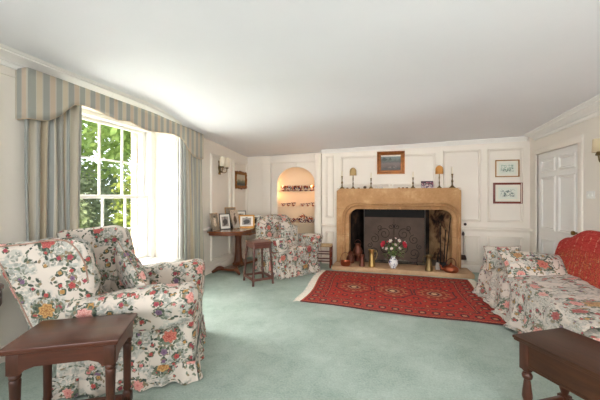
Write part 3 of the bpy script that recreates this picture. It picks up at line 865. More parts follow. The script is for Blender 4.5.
# ================================================================ fireplace
def stone(name, a, b, soot=False):
    m = M(name, .85, 0, .2); v = m.coord(); n = m.noise(v, 4, 5, .6); n2 = m.noise(v, 30, 3)
    c = m.ramp(n * .75 + n2 * .25, [(.3, lin(a)), (.55, lin(b)), (.75, lin('D9B78E'))])
    x_, y_, z_ = m.xyz(v)
    # joints between blocks
    j = ((z_ - .62).abs().below(.003, .002) + (z_ - 1.12).abs().below(.003, .002) * (x_ - .12).abs().gt(1.0)).min(1.0)
    c = m.mix(j * .5, c, lin('7A5A38'))
    if soot:   # smoke stain spreading up from the opening
        s_ = ((z_ - 1.10).abs().below(.10, .10)) * (x_ - .35).abs().below(.75, .4) * m.noise(v, 5, 4).gt(.46)
        c = m.mix(s_ * .35, c, lin('5A4630'))
    m.color(c); m.bump(n2 * .6 + n, .25, .01); return m.mat
STONE = stone('sandstone', 'A87D52', 'C0966A', True); HST = stone('hearthstone', 'B89270', 'C9A784')
fp = thing('stone_fireplace', 'wide golden sandstone fireplace surround with rounded opening and hearth slab', 'fireplace', (0.13, 6.12, 0))
OX, OY = .13, 6.12
X0, X1, ZT, YF = -.97, 1.245, 1.512, 6.035
ix0, ix1, izt, cr = -.735, 1.115, 1.115, .17
z0_ = .07
path = []
def addp(x, z, ox, oz, nx, nz): path.append((x, z, ox, oz, nx, nz))
for k in range(6): z = z0_ + (izt - cr - z0_) * k / 6; addp(ix0, z, X0, z, -1, 0)
for k in range(13):
    a = PI - PI / 2 * k / 12; c_, s_ = math.cos(a), math.sin(a); cxx, czz = ix0 + cr, izt - cr
    tx = (cxx - X0) / -c_ if c_ < -1e-6 else 9; tz = (ZT - czz) / s_ if s_ > 1e-6 else 9; t = min(tx, tz)
    addp(cxx + cr * c_, czz + cr * s_, cxx + t * c_, czz + t * s_, c_, s_)
for k in range(1, 10): x = ix0 + cr + (ix1 - ix0 - 2 * cr) * k / 10; addp(x, izt, x, ZT, 0, 1)
for k in range(13):
    a = PI / 2 - PI / 2 * k / 12; c_, s_ = math.cos(a), math.sin(a); cxx, czz = ix1 - cr, izt - cr
    tx = (X1 - cxx) / c_ if c_ > 1e-6 else 9; tz = (ZT - czz) / s_ if s_ > 1e-6 else 9; t = min(tx, tz)
    addp(cxx + cr * c_, czz + cr * s_, cxx + t * c_, czz + t * s_, c_, s_)
for k in range(1, 7): z = z0_ + (izt - cr - z0_) * (1 - k / 6); addp(ix1, z, X1, z, 1, 0)
bm = new(); loops = []
def loop(f): loops.append([bm.verts.new((x - OX, y - OY, z)) for x, y, z in [f(*p_) for p_ in path]])
loop(lambda x, z, ox, oz, nx, nz: (ox, 6.199, oz))
loop(lambda x, z, ox, oz, nx, nz: (ox, YF, oz))
for e, dy in ((.125, 0), (.118, .022), (.10, .028), (.085, .008), (.072, .012), (.06, .045), (.02, .058), (0, .065), (-.0, .08), (-.0, .32), (.14, .325)):
    loop(lambda x, z, ox, oz, nx, nz: (x + nx * e, YF + dy, z + nz * e))
for A, B in zip(loops, loops[1:]):
    for k in range(len(A) - 1): bm.faces.new((A[k], A[k + 1], B[k + 1], B[k]))
bmesh.ops.remove_doubles(bm, verts=bm.verts, dist=1e-5)
# mantel corner verts: square the outer corners
box(bm, X0 - OX, X1 - OX, YF - OY + .001, 6.199 - OY, ZT - .004, ZT + .001)
obj('surround', bm, STONE, fp, angle=25)
bm = new(); box(bm, -1.0 - OX, 1.37 - OX, 5.66 - OY, 6.195 - OY, 0, .075, .010, 2)
obj('hearth_slab', bm, HST, fp)
bm = new(); box(bm, -.765 - OX, 1.165 - OX, 6.1975 - OY, 6.955 - OY, 0.002, .074, 0); obj('firebox_floor', bm, simple('ashy_floor', '5E564C', .95, 0, .4, 12), fp)
# sooty firebox (brick)
m = M('sooty_brick', .95, 0, .1); v = m.coord(); x_, y_, z_ = m.xyz(v)
n = m.noise(v, 3.5, 4)
c = m.ramp(n, [(.35, lin('1A1715')), (.6, lin('3A302A')), (.75, lin('6B4E38'))])
c = m.mix((x_ * x_ + (z_ - .45) * (z_ - .45) * 2).below(.55, .5) * 0, c, lin('6B5A48'))
m.color(c); m.bump(m.noise(v, 20, 3), .4, .02); SOOT = m.mat
m = M('scorched_stone', .9, 0, .15); v = m.coord(); x_, y_, z_ = m.xyz(v); n = m.noise(v, 3.2, 4, .6, .4)
c = m.ramp(n + (z_ - .75) * -.16, [(.36, lin('2A211B')), (.45, lin('6A4A36')), (.53, lin('B08860')), (.7, lin('D2AC80'))]); m.color(c); SCOR = m.mat
bm = new()
prism(bm, [(-.76 - OX, 6.345 - OY), (-.50 - OX, 6.96 - OY), (-.80 - OX, 6.96 - OY), (-.80 - OX, 6.345 - OY)], .074, 1.6, 'z'); obj('firebox_side', bm, SOOT, fp, smooth=False)
bm = new(); prism(bm, [(1.14 - OX, 6.345 - OY), (1.20 - OX, 6.345 - OY), (1.20 - OX, 6.96 - OY), (.82 - OX, 6.96 - OY)], .074, 1.6, 'z'); obj('firebox_side', bm, SCOR, fp, smooth=False)
bm = new(); box(bm, FX0 - OX, FX1 - OX, 6.95 - OY, 7.0 - OY, .074, 1.6); box(bm, FX0 - OX, FX1 - OX, 6.36 - OY, 6.95 - OY, 1.55, 1.6); obj('firebox_back', bm, SOOT, fp, smooth=False)
# steel hood, posts and grey fireback
STEEL = simple('blackened_steel', '0C0B0A', .85, 0, .3); PLATE = simple('dull_bronze_plate', '5C4A3E', .75, 0, .3, 3)
bm = new(); box(bm, -.47 - OX, .68 - OX, 6.40 - OY, 6.43 - OY, .945, 1.5); obj('hood', bm, STEEL, fp, smooth=False)
bm = new(); box(bm, -.47 - OX, .68 - OX, 6.46 - OY, 6.49 - OY, .074, 1.0); obj('fireback', bm, PLATE, fp, smooth=False)
for x_ in (-.465, .685):
    bm = new(); tube(bm, [(x_ - OX, 6.38 - OY, .075), (x_ - OX, 6.38 - OY, 1.5)], .009, 10); obj('post', bm, simple('grey_iron', '5E5852', .5, .5), fp)
# wrought iron scroll screen
IRON = simple('wrought_iron', '1A1715', .55, .6, .2)
fs = thing('fire_screen', 'black wrought iron scrollwork fire screen inside the fireplace', 'fire screen', (.11, 6.25, .0745))
bm = new()
tube(bm, [(-.42, 0, .0), (-.42, 0, .20)], .006, 6); tube(bm, [(.42, 0, 0), (.42, 0, .20)], .006, 6)
tube(bm, [(-.42, 0, .03), (.42, 0, .03)], .007, 6); tube(bm, [(0, 0, 0), (0, 0, .70), (0, 0, .86)], [.006, .006, .002], 6)
for s in (-.42, .42): box(bm, s - .01, s + .01, -.10, .10, 0, .014, .002)
obj('frame', bm, IRON, fs)
def scroll(cx2, cz2, r0, turns, s, a0=0):
    pts = []
    for k in range(int(26 * turns)):
        t = k / (26 * turns); a = a0 + s * t * turns * 2 * PI; r_ = r0 * (1 - .86 * t)
        pts.append((cx2 + r_ * math.cos(a), 0, cz2 + r_ * math.sin(a)))
    return pts
for s in (-1, 1):
    for cx2, cz2, r0, tn, a0 in ((.15, .56, .11, 1.6, 0), (.31, .46, .085, 1.5, 1.6), (.13, .30, .12, 1.6, 3.0), (.31, .20, .10, 1.5, 4.0), (.05, .70, .05, 1.3, 2.0), (.07, .16, .06, 1.4, 1), (.22, .68, .05, 1.3, 4), (.39, .33, .05, 1.3, 2)):
        bm = new(); tube(bm, scroll(s * cx2 * 1.18, cz2, r0 * 1.1, tn, s, a0 if s > 0 else PI - a0), .0055, 6); obj('scroll', bm, IRON, fs)
# ---- alcove with china
LIT = plaster('alcove_cream_paint', 'EFDDC0', .03)
al = thing('china_alcove', 'arched built-in display alcove with shelves glowing warm, left of fireplace', 'alcove', (-1.99, 6.4, 0))
AX, AY = -1.99, 6.40
bm = new()
ox0, ox1, zs_, rv, zb = -2.335, -1.50, 1.655, .345, .20
acx = (ox0 + ox1) / 2; arx = (ox1 - ox0) / 2
RX0, RX1, RT_ = -2.68, -1.34, 2.262
# plate with the arched hole: left, right, bottom, and fan above
def q4(bm, a, b, c, d): bm.faces.new([bm.verts.new(p_) for p_ in (a, b, c, d)])
yf = 6.385
inner = [(ox0, zb)] + [(ox0, zb + (zs_ - zb) * k / 4) for k in range(1, 4)] + [(acx + arx * math.cos(PI - PI * k / 24), zs_ + rv * math.sin(PI - PI * k / 24)) for k in range(25)] + [(ox1, zb + (zs_ - zb) * k / 4) for k in (3, 2, 1)] + [(ox1, zb)]
outer = []
for x, z in inner:
    if z <= zs_ + 1e-6 and x < acx: outer.append((RX0, z))
    elif z <= zs_ + 1e-6: outer.append((RX1, z))
    else:
        dx, dz = x - acx, z - zs_; t = min((RX0 - acx) / dx if dx < -1e-6 else 9, (RX1 - acx) / dx if dx > 1e-6 else 9, (RT_ - zs_) / dz)
        outer.append((acx + dx * t, zs_ + dz * t))
LL = []
for pts, y in ((outer, 6.42), (outer, yf), ([(x - (.012 if i < 4 else 0), z) for i, (x, z) in enumerate(inner)], yf), (inner, yf + .012), (inner, yf + .07)):
    LL.append([bm.verts.new((x - AX, y - AY, z)) for x, z in pts])
for A, B in zip(LL, LL[1:]):
    for k in range(len(A) - 1): bm.faces.new((A[k], A[k + 1], B[k + 1], B[k]))
box(bm, RX0 - AX, RX1 - AX, yf - AY, .02, 0, zb + .002)
# raised architrave
box(bm, RX0 - AX, RX0 + .20 - AX, yf - AY - .055, yf - AY + .004, 0, RT_ - .01, .004); box(bm, RX1 - .13 - AX, RX1 - AX, yf - AY - .055, yf - AY + .004, 0, RT_ - .01, .004)
box(bm, RX0 + .2 - AX, RX1 - .13 - AX, yf - AY - .0548, yf - AY + .004, RT_ - .17, RT_ - .01, .004)
prism(bm, [(acx - .022 - AX, 1.99), (acx + .022 - AX, 1.99), (acx + .03 - AX, 2.09), (acx - .03 - AX, 2.09)], yf - AY - .022, yf - AY + .004, 'y')
bmesh.ops.remove_doubles(bm, verts=bm.verts, dist=1e-5)
obj('frame', bm, CREAM, al, angle=25)
bm = new(); dp = .34
def fn(a, b):
    th = PI * a; z = zb + (zs_ - zb) * b
    return (acx - AX - (arx + .03) * math.cos(th), yf + .065 - AY + dp * math.sin(th) ** .8, z)
grid(bm, 24, 6, fn)
def fd(a, b):
    th = PI * a; ph = PI / 2 * b
    return (acx - AX - (arx + .03) * math.cos(th) * math.cos(ph), yf + .065 - AY + dp * math.sin(th) ** .8 * math.cos(ph), zs_ + (rv + .02) * math.sin(ph))
grid(bm, 24, 10, fd); bmesh.ops.remove_doubles(bm, verts=bm.verts, dist=1e-4)
obj('niche_shell', bm, LIT, al, angle=70)
SHZ = [1.475, 1.145, .785, .42]
for z in SHZ:
    bm = new(); pts = [(acx - AX - (arx + .02) * math.cos(PI * k / 16), yf + .072 - AY + (dp - .012) * math.sin(PI * k / 16) ** .8) for k in range(17)]
    prism(bm, pts, z - .016, z, 'z'); obj('shelf', bm, LIT, al, smooth=False)
for x, z, e in ((ox0 + .07, 1.60, .9), (ox1 - .07, 1.60, .9), (ox0 + .06, 1.38, .7), (ox1 - .06, 1.38, .7), (acx, 1.05, .35)):
    d = bpy.data.lights.new('alcove_lamp', 'POINT'); d.energy = e * ALC; d.color = (1, .50, .19); d.shadow_soft_size = .02
    o = bpy.data.objects.new('alcove_lamp', d); COL.objects.link(o); o.location = (x, yf + .10, z)
# china
m = M('imari_china', .15); v = m.coord(); vo = m.node('ShaderNodeTexVoronoi'); vo.inputs['Scale'].default_value = 45; m.nt.links.new(v, vo.inputs['Vector'])
sp = m.node('ShaderNodeSeparateColor'); m.nt.links.new(vo.outputs['Color'], sp.inputs[0])
m.color(m.ramp(X(m.nt, sp.outputs[0]), [(0, lin('4A3A50')), (.25, lin('A4502A')), (.45, lin('E9DCC8')), (.75, lin('8E4E30')), (.88, lin('EADFCE'))], True)); IMARI = m.mat
def cup(kind, s):
    bm = new()
    if kind == 'bowl': lathe(bm, [(.3, 0), (.34, .06), (.30, .10), (.62, .25), (.9, .55), (1, .85), (.97, .86), (.86, .56), (.5, .22), (0, .18)], n=18, caps=False)
    elif kind == 'cup': lathe(bm, [(.0, .0), (1, .12), (1.05, .16), (.4, .1), (.42, .2), (.66, .45), (.72, .95), (.68, .95), (.6, .45), (0, .3)], n=18, caps=False)
    else: lathe(bm, [(0, 0), (.45, 0), (.5, .06), (.85, .4), (.95, .75), (.7, 1.1), (.42, 1.25), (.44, 1.3), (.2, 1.42), (.1, 1.5), (.13, 1.58), (0, 1.62)], n=18, caps=False)
    for v_ in bm.verts: v_.co *= s
    bmesh.ops.remove_doubles(bm, verts=bm.verts, dist=1e-5)
    return bm
def handled(name, label, kind, s, x, y, z, grp, hd=True):
    o = obj(name, cup(kind, s), IMARI); o.location = (x, y, z); tag(o, label, 'china', grp); 
    if hd:
        bm = new(); q = .75 if kind == 'cup' else .9; hz = .55 if kind == 'cup' else .7
        tube(bm, spline([(q * s * .85, 0, (hz + .3) * s), (q * s * 1.35, 0, (hz + .2) * s), (q * s * 1.3, 0, (hz - .2) * s), (q * s * .8, 0, (hz - .25) * s)], 4), s * .07, 6)
        obj('handle', bm, IMARI, o)
    return o
fr = 6.56
proto = None
xs = [-2.25, -2.13, -2.00, -1.87, -1.74, -1.61]
for k, x in enumerate(xs):
    L = ['leftmost', 'second from the left', 'third from the left', 'third from the right', 'second from the right', 'rightmost'][k] + ' patterned orange and navy teacup on the top alcove shelf'
    if proto is None: proto = handled('teacup', L, 'cup', .078, x, fr, SHZ[0], 'teacups on the top alcove shelf'); o = proto
    else: o = copy_tree(proto); o.location = (x, fr + .02 * math.sin(k * 2), SHZ[0])
    o.rotation_euler = (0, 0, k * 1.3)
    o['label'] = L; o.scale = (1, 1, 1.7)
proto2 = None
for k, x in enumerate([-2.26, -2.14, -2.02, -1.81, -1.69, -1.57]):
    L = ['leftmost', 'second from the left', 'third from the left', 'third from the right', 'second from the right', 'rightmost'][k] + ' small patterned orange bowl on the second alcove shelf'
    if proto2 is None: proto2 = handled('small_bowl', L, 'bowl', .055, x, fr, SHZ[1], 'small bowls on the second alcove shelf', False); o = proto2
    else: o = copy_tree(proto2); o.location = (x, fr, SHZ[1])
    o.scale = (1, 1, 1.25 + .25 * (k % 3)); o['label'] = L
for x, kd, s, l in ((-2.22, 'pot', .105, 'round patterned lidded pot at the left of the lowest alcove shelf'),
                    (-2.03, 'bowl', .105, 'wide patterned bowl on the lowest alcove shelf, behind the armchair back'),
                    (-1.81, 'pot', .13, 'largest patterned lidded pot in the middle of the lowest alcove shelf'),
                    (-1.63, 'pot', .10, 'patterned lidded pot at the right end of the lowest alcove shelf')):
    handled('lidded_pot' if kd == 'pot' else 'serving_bowl', l, kd, s, x, fr, SHZ[2], 'large china on the lowest alcove shelf', kd == 'pot')
# ================================================================ rug
m = M('turkoman_rug', .95, 0, .1); v = m.coord('UV'); x_, y_, _ = m.xyz(v)
nz = m.noise(v, 40, 2) - .5; nz2 = m.noise(v, 12, 2) - .5
xx = x_ + nz2 * .012; yy = y_ + nz2 * .012
ax = xx.abs(); ay = yy.abs()
field = lin('BA4C42'); red2 = lin('AE443C'); navy = lin('55383A'); tan = lin('C98F62'); brn = lin('74403A'); crm = lin('D9B98C')
c = m.mix(m.noise(v, 5, 3), field, lin('A5302A'))
# small field motifs on a lattice
def lat(cur, px, py, ox, oy, r1, r2, ca, cb, gate=None):
    fx = (((xx + ox) / px).fract() - .5) * px; fy = (((yy + oy) / py).fract() - .5) * py
    d = fx.abs() + fy.abs() + nz * .012
    d2 = fx.abs().max(fy.abs()) + nz * .01
    k1 = d.min(d2 * 1.35)
    g = gate if gate is not None else 1.0
    cur = m.mix(k1.below(r1, .004) * g, cur, ca)
    return m.mix(k1.below(r2, .003) * g, cur, cb)
fieldgate = ax.lt(.86) * ay.lt(.52)
c = lat(c, .19, .17, 0, 0, .05, .025, navy, lin('C4573F'), fieldgate)
c = lat(c, .19, .17, .095, .085, .036, .018, brn, tan, fieldgate)
# three medallions
for cx2 in (-.56, .0, .56):
    dx = (xx - cx2).abs(); dy = (yy + .03).abs()
    d = dx.max(dy).max((dx + dy) * .74) + nz * .03
    for r_, col in ((.27, navy), (.25, lin('A8403A')), (.185, brn), (.165, lin('B9734F')), (.145, lin('8E3C34')), (.10, lin('B48468')), (.07, navy), (.04, crm)):
        c = m.mix(d.below(r_, .004), c, col)
    ang = yy.m('ARCTAN2', xx - cx2)
    spk = (ang * 12).cos().gt(.45) * d.below(.215, .004) * (1 - d.below(.165, .004))
    c = m.mix(spk * .8, c, lin('C77A55'))
# borders
bd = (ax - .90).max(ay - .56)          # 0 at inner border edge
bo = bd.gt(0)
c = m.mix(bo, c, red2)
c = lat(c, .15, .15, .075, .04, .056, .030, navy, lin('B98263'), bo * bd.gt(.03) * bd.lt(.22))
c = lat(c, .15, .15, .0, .115, .028, .012, brn, tan, bo * bd.gt(.03) * bd.lt(.22))
for a, b in ((-.004, .006), (.020, .028), (.222, .232), (.26, .29)):
    c = m.mix(bd.gt(a) * bd.lt(b), c, navy)
tk = ((xx * 34).fract().gt(.5) + (yy * 34).fract().gt(.5)).m('MODULO', 2.0)
c = m.mix(bd.gt(.232) * bd.lt(.26) * tk * .5, c, tan); c = m.mix(bd.gt(.006) * bd.lt(.020) * tk * .7, c, tan)
n5 = m.noise(m.vec(x_ * 4, y_ * 60), 1.5, 3)
c = m.mix(n5.gt(.56) * .25, c, lin('8E2620')); c = m.mix(nz.gt(.08) * .3, c, lin('6E2622'))
m.color(c); m.bump(m.noise(v, 90, 2), .5, .006); RUG = m.mat
FR = simple('rug_fringe', 'DDD3C2', .95, 0, .15, 50)
rx0, rx1, ry0, ry1 = -1.085, 1.22, 3.83, 5.56
def rugp(a, b, e=0):
    # wavy hand-knotted outline: near edge skews, back edge straight
    y0 = 3.81 - .15 * a + .03 * math.sin(a * 9); y1 = ry1
    xl = rx0 + .03 * math.sin(b * 6); xr = rx1 + .02 * math.sin(b * 7 + 1)
    x = xl + (xr - xl) * a; y = y0 + (y1 - y0) * b
    z = .012 + .006 * max(0, noise.noise(Vector((x * 2.5, y * 2.5, .3)))) + .010 * max(0, math.sin(x * 5 + y * 2)) * (1 - b) ** 3
    return Vector((x, y, z))
bm = new(); grid(bm, 90, 60, rugp, uv=lambda a, b: ((a - .5) * 2.32, (b - .5) * 1.68))
ex = bmesh.ops.extrude_face_region(bm, geom=bm.faces[:]); 
for g in ex['geom']:
    if isinstance(g, bmesh.types.BMVert): g.co.z -= .010
rug = obj('oriental_rug', bm, RUG, angle=60); tag(rug, 'red oriental rug with three medallions lying before the hearth', 'rug')
for side in (0, 1):
    bm = new()
    for k in range(150):
        b = (k + .5) / 150; p = rugp(side, b); s = -1 if side == 0 else 1
        L = .085 + .03 * random.random(); q = p + Vector((s * L, random.uniform(-.02, .02), -p.z + .006)); md = (p + q) / 2 + Vector((0, random.uniform(-.008, .008), .004))
        p.z -= .004
        tube(bm, [p - Vector((s * .005, 0, 0)), md, q], [.005, .0045, .003], 4)
    obj('fringe', bm, FR, rug)

# ================================================================ hearth objects
COP = simple('copper', 'A85C40', .28, .9, .2, 12); COPD = simple('old_copper', '6E4234', .4, .7, .3, 12); BRS = simple('brass', 'B0935A', .3, .85, .15, 10); BRD = simple('dark_brass', '7E6A46', .38, .85, .2, 14)
HZ = .0755
def jug(name, label, x, y, h, r_, mat, rz=0, lip=True):
    t = thing(name, label, 'jug', (x, y, HZ), rz)
    bm = new(); vs_ = lathe(bm, [(0, 0), (r_ * .95, 0), (r_, .02 * h), (r_ * .95, .08 * h), (r_ * .62, .72 * h), (r_ * .60, .78 * h), (r_ * .66, .84 * h), (r_ * .78, h), (r_ * .72, h), (r_ * .56, .80 * h), (r_ * .55, .7 * h)], n=24, caps=False)
    for v_ in vs_:
        if v_.co.z > .9 * h and v_.co.x < 0 and lip: v_.co.x *= 1.35; v_.co.z += .03 * h * (-v_.co.x / r_)
    bmesh.ops.remove_doubles(bm, verts=bm.verts, dist=1e-5); obj('body', bm, mat, t)
    bm = new(); tube(bm, spline([(r_ * .66, 0, .9 * h), (r_ * 1.25, 0, .93 * h), (r_ * 1.45, 0, .72 * h), (r_ * 1.1, 0, .5 * h), (r_ * .78, 0, .40 * h)], 5), r_ * .09, 8); obj('handle', bm, mat, t)
    return t
jug('copper_jug', 'tapered dull copper jug standing left of the tall brass jug on the hearth', -.46, 5.79, .215, .055, COPD, PI)
jug('brass_jug', 'tall brass jug with spout, left of the flower vase on the hearth', -.285, 5.80, .31, .065, BRS, 0)
jug('brass_jug', 'brass jug right of the flower vase on the hearth', .68, 5.74, .27, .068, BRD, PI)
t = thing('copper_pan', 'bright copper bowl with hoop handle at the left end of the hearth', 'pan', (-.76, 5.76, HZ))
bm = new(); lathe(bm, [(0, 0), (.075, 0), (.092, .02), (.10, .075), (.104, .085), (.097, .085), (.09, .03), (0, .012)], n=28, caps=False); bmesh.ops.remove_doubles(bm, verts=bm.verts, dist=1e-5); obj('bowl', bm, COP, t)
bm = new(); tube(bm, [(.098 * math.cos(PI * k / 16), 0, .075 + .17 * math.sin(PI * k / 16)) for k in range(17)], .005, 6); obj('handle', bm, COPD, t)
t = thing('copper_coffee_pot', 'small dark copper pot tucked behind the copper bowl by the hearth side', 'pot', (-.70, 6.04, HZ))
bm = new(); lathe(bm, [(0, 0), (.07, 0), (.085, .04), (.075, .11), (.045, .16), (.05, .19), (.03, .22), (.008, .23), (.012, .25), (0, .26)], n=24, caps=False); bmesh.ops.remove_doubles(bm, verts=bm.verts, dist=1e-5); obj('body', bm, COPD, t)
bm = new(); tube(bm, spline([(.06, 0, .15), (.13, 0, .17), (.14, 0, .10), (.08, 0, .05)], 5), .008, 6); obj('handle', bm, COPD, t)
t = thing('copper_urn', 'dark copper urn standing inside the fireplace on the left', 'urn', (-.58, 6.26, HZ))
bm = new(); lathe(bm, [(0, 0), (.06, 0), (.05, .03), (.09, .12), (.10, .2), (.06, .28), (.055, .31), (.07, .34), (.06, .34), (.04, .28), (0, .2)], n=24, caps=False); bmesh.ops.remove_doubles(bm, verts=bm.verts, dist=1e-5); obj('body', bm, COPD, t)
bm = new(); tube(bm, [(.065 * math.cos(PI * k / 12), 0, .34 + .08 * math.sin(PI * k / 12)) for k in range(13)], .005, 6); obj('handle', bm, COPD, t)
# kettle
t = thing('copper_kettle', 'squat copper kettle with arched handle at the right end of the hearth', 'kettle', (1.03, 5.76, HZ), R(10))
bm = new(); lathe(bm, [(0, 0), (.10, 0), (.12, .02), (.125, .045), (.115, .08), (.08, .105), (.05, .112), (.048, .12), (.02, .13), (.01, .14), (.016, .155), (0, .162)], n=30, caps=False); bmesh.ops.remove_doubles(bm, verts=bm.verts, dist=1e-5); obj('body', bm, COP, t)
bm = new(); tube(bm, spline([(-.10, 0, .04), (-.15, 0, .06), (-.165, 0, .10), (-.19, 0, .12)], 5), [.02] * 6 + [.014] * 5 + [.01] * 5, 10); obj('spout', bm, COP, t)
bm = new(); tube(bm, spline([(-.07, 0, .10), (-.065, 0, .18), (-.02, 0, .225), (.04, 0, .22), (.075, 0, .17), (.08, 0, .10)], 5), .007, 8); obj('handle', bm, COPD, t)
# companion brush and leaning irons
t = thing('hearth_brush', 'white bristled hearth brush standing between brass jug and kettle', 'brush', (.83, 5.84, HZ))
bm = new(); soft(bm, (0, 0, .07), (.06, .04, .13), .015, 8, lambda p, u: (p.x * (1.1 - .3 * u.z), p.y, p.z)); obj('bristles', bm, simple('pale_bristle', 'A9A49A', .9, 0, .3, 50), t)
bm = new(); tube(bm, [(0, 0, .13), (.015, .02, .30)], .01, 8); obj('handle', bm, IRON, t)
for k, (x, y, tx, ty, h, kind, l) in enumerate([(.88, 5.86, .90, 6.02, .78, 'poker', 'long iron poker leaning inside the right jamb, left of three'),
                                         (.93, 5.83, .99, 6.02, .70, 'shovel', 'iron hearth shovel leaning at the right jamb, middle of three'),
                                         (.96, 5.88, 1.07, 6.02, .92, 'tongs', 'tallest iron fire tool leaning against the right jamb behind the kettle')]):
    t = thing('fire_' + kind, l, 'fire iron', (x, y, HZ))
    bm = new(); a = Vector((0, 0, .12 if kind == 'shovel' else 0)); b = Vector((tx - x, ty - y, h)); tube(bm, [a, a.lerp(b, .5), b], .009, 6); obj('shaft', bm, IRON, t)
    bm = new(); lathe(bm, [(0, -.03), (.01, -.025), (.013, 0), (.009, .02), (0, .03)], b.x, b.y, b.z, 10, caps=False); obj('knob', bm, BRD, t)
    if kind == 'shovel':
        bm = new(); soft(bm, (0, 0, .075), (.10, .012, .14), .006, 6, lambda p, u: (p.x, p.y + .02 * u.x * u.x, p.z)); obj('blade', bm, STEEL, t)
# hanging brush and little brass hanger on the panelling right of the fireplace
t = thing('hanging_fire_brush', 'long dark brush hanging on the panelling beside the fireplace', 'brush', (1.30, 6.15, .22))
bm = new(); tube(bm, [(0, 0, .10), (0, 0, .42), (.002, 0, .50)], .006, 6); lathe(bm, [(0, .43), (.022, .44), (.026, .47), (.014, .50), (0, .505)], n=12, caps=False); obj('handle', bm, simple('dark_turned_wood', '3A2A22', .4), t)
bm = new(); soft(bm, (0, 0, .045), (.085, .05, .09), .02, 8, lambda p, u: (p.x * (1.15 - .25 * u.z), p.y, p.z)); obj('brush_head', bm, simple('dark_bristle', '40302A', .95, 0, .3, 50), t)
bm = new(); tube(bm, [(0, 0, .50), (0, .045, .515)], .004, 6); obj('hook', bm, IRON, t)
t = thing('cupboard_knob', 'small round dark knob on the panelling above the hanging brush', 'knob', (1.335, 6.199, .86))
bm = new(); lathe(bm, [(.01, 0), (.01, .02), (.024, .032), (.024, .045), (0, .055)], n=14, caps=False); bmesh.ops.rotate(bm, verts=bm.verts, matrix=Matrix.Rotation(PI / 2, 3, 'X')); obj('knob', bm, simple('dark_turned_wood', '3A2A22'), t)
# logs / ash in grate
bm = new()
grid(bm, 30, 16, lambda a, b: (-.42 + a * 1.05, 6.28 + b * .16, .0755 + .05 * abs(noise.noise(Vector((a * 9, b * 5, 1)))) * math.sin(PI * a) * 1.3))
o = obj('ash_bed', bm, simple('grey_ash', '8E8478', .95, 0, .4, 30, .5)); tag(o, 'bed of grey ash on the floor of the fireplace', 'ash', kind='stuff')
# vase and flowers
m = M('blue_white_china', .15); v = m.coord(); n = m.noise(v, 22, 2, .5, 1.2)
m.color(m.ramp(n, [(.0, lin('F2F2F0')), (.56, lin('F0F0F0')), (.60, lin('5A648E')), (.7, lin('39406E'))])); BW = m.mat
VX, VY = .09, 5.80
t = thing('flower_vase', 'white china vase with blue pattern in the middle of the hearth', 'vase', (VX, VY, HZ))
bm = new(); lathe(bm, [(0, 0), (.048, 0), (.045, .012), (.07, .05), (.084, .09), (.078, .13), (.05, .165), (.036, .185), (.045, .21), (.04, .21), (.03, .185), (0, .1)], n=28, caps=False); bmesh.ops.remove_doubles(bm, verts=bm.verts, dist=1e-5); obj('body', bm, BW, t)
bq = thing('flower_bouquet', 'loose bouquet of red roses and white lilies in the hearth vase', 'flowers', (VX, VY, HZ + .19))
GRN = simple('leaf_green', '56743A', .6, 0, .3, 20); GRN2 = simple('light_leaf_green', '86A052', .6, 0, .2, 20)
PR = simple('rose_red', 'C2253A', .6, 0, .2, 40); PW = simple('lily_white', 'EDE6DA', .6, 0, .06, 30); PP = simple('lily_pink_centre', 'CF8A7C', .6, 0, .1, 30)
def petals(bm, c, ax, n_, L, Wd, cup_, tw=0, mi=0):
    ax = Vector(ax).normalized(); u = ax.orthogonal().normalized(); w_ = ax.cross(u)
    for k in range(n_):
        a = 2 * PI * k / n_ + tw; d = u * math.cos(a) + w_ * math.sin(a); s = ax.cross(d)
        def pf(i, j):
            t = i; q = (j - .5) * 2
            wd = Wd * math.sin(PI * min(1, .12 + .88 * t) ** .8) if t < 1 else .0
            return Vector(c) + d * (L * math.sin(t * (1.6 - cup_)) * .9) + ax * (L * t * cup_ * (1 - .25 * t)) + s * (q * wd) + ax * (.25 * wd * q * q)
        grid(bm, 5, 3, pf, mi)
heads = [('rose', -.165, -.12, .245, .075), ('rose', .175, -.12, .25, .075), ('rose', -.095, .02, .27, .03), 
         ('lily', -.035, -.07, .29, .06), ('lily', .03, -.08, .23, .07), ('lily', .09, -.04, .30, .058), ('lily', -.10, -.08, .15, .055), ('lily', .10, -.08, .17, .05),
         ('lily', .035, -.02, .34, .055), ('lily', -.16, -.03, .17, .05), ('lily', -.02, -.10, .16, .05), ('lily', .19, .0, .27, .045)]
for kd, x, y, z, s in heads:
    bm = new(); ax_ = Vector((x * 1.6, y - .10, .14))
    if kd == 'rose':
        for j, (n_, f, cu) in enumerate(((6, 1, .35), (6, .8, .7), (5, .55, 1.0), (4, .3, 1.2))): petals(bm, (x, y, z), ax_, n_, s * f, s * f * .42, cu, j * .6)
        o = obj('rose', bm, PR, bq, angle=80)
    else:
        petals(bm, (x, y, z), ax_ + Vector((math.sin(x * 60) * .08, 0, math.cos(y * 70) * .06)), 6, s * (.8 + .25 * math.sin(z * 50)), s * .24, .75, x * 20); o = obj('lily', bm, PW, bq, angle=80)
        bm = new(); 
        for q in range(5): tube(bm, [(x, y, z), Vector((x, y, z)) + (ax_.normalized() + Vector((math.cos(q * 1.3), math.sin(q * 1.3), 0)) * .35) * s * .55], .0022, 4)
        obj('stamens', bm, PP, o)
bm = new()
for kd, x, y, z, s in heads: tube(bm, spline([(x * .08, y * .1, -.10), (x * .35, y * .4, z * .45), (x, y, z)], 4), .003, 5)
obj('stems', bm, GRN, bq)
rnd = random.Random(3); bm = new()
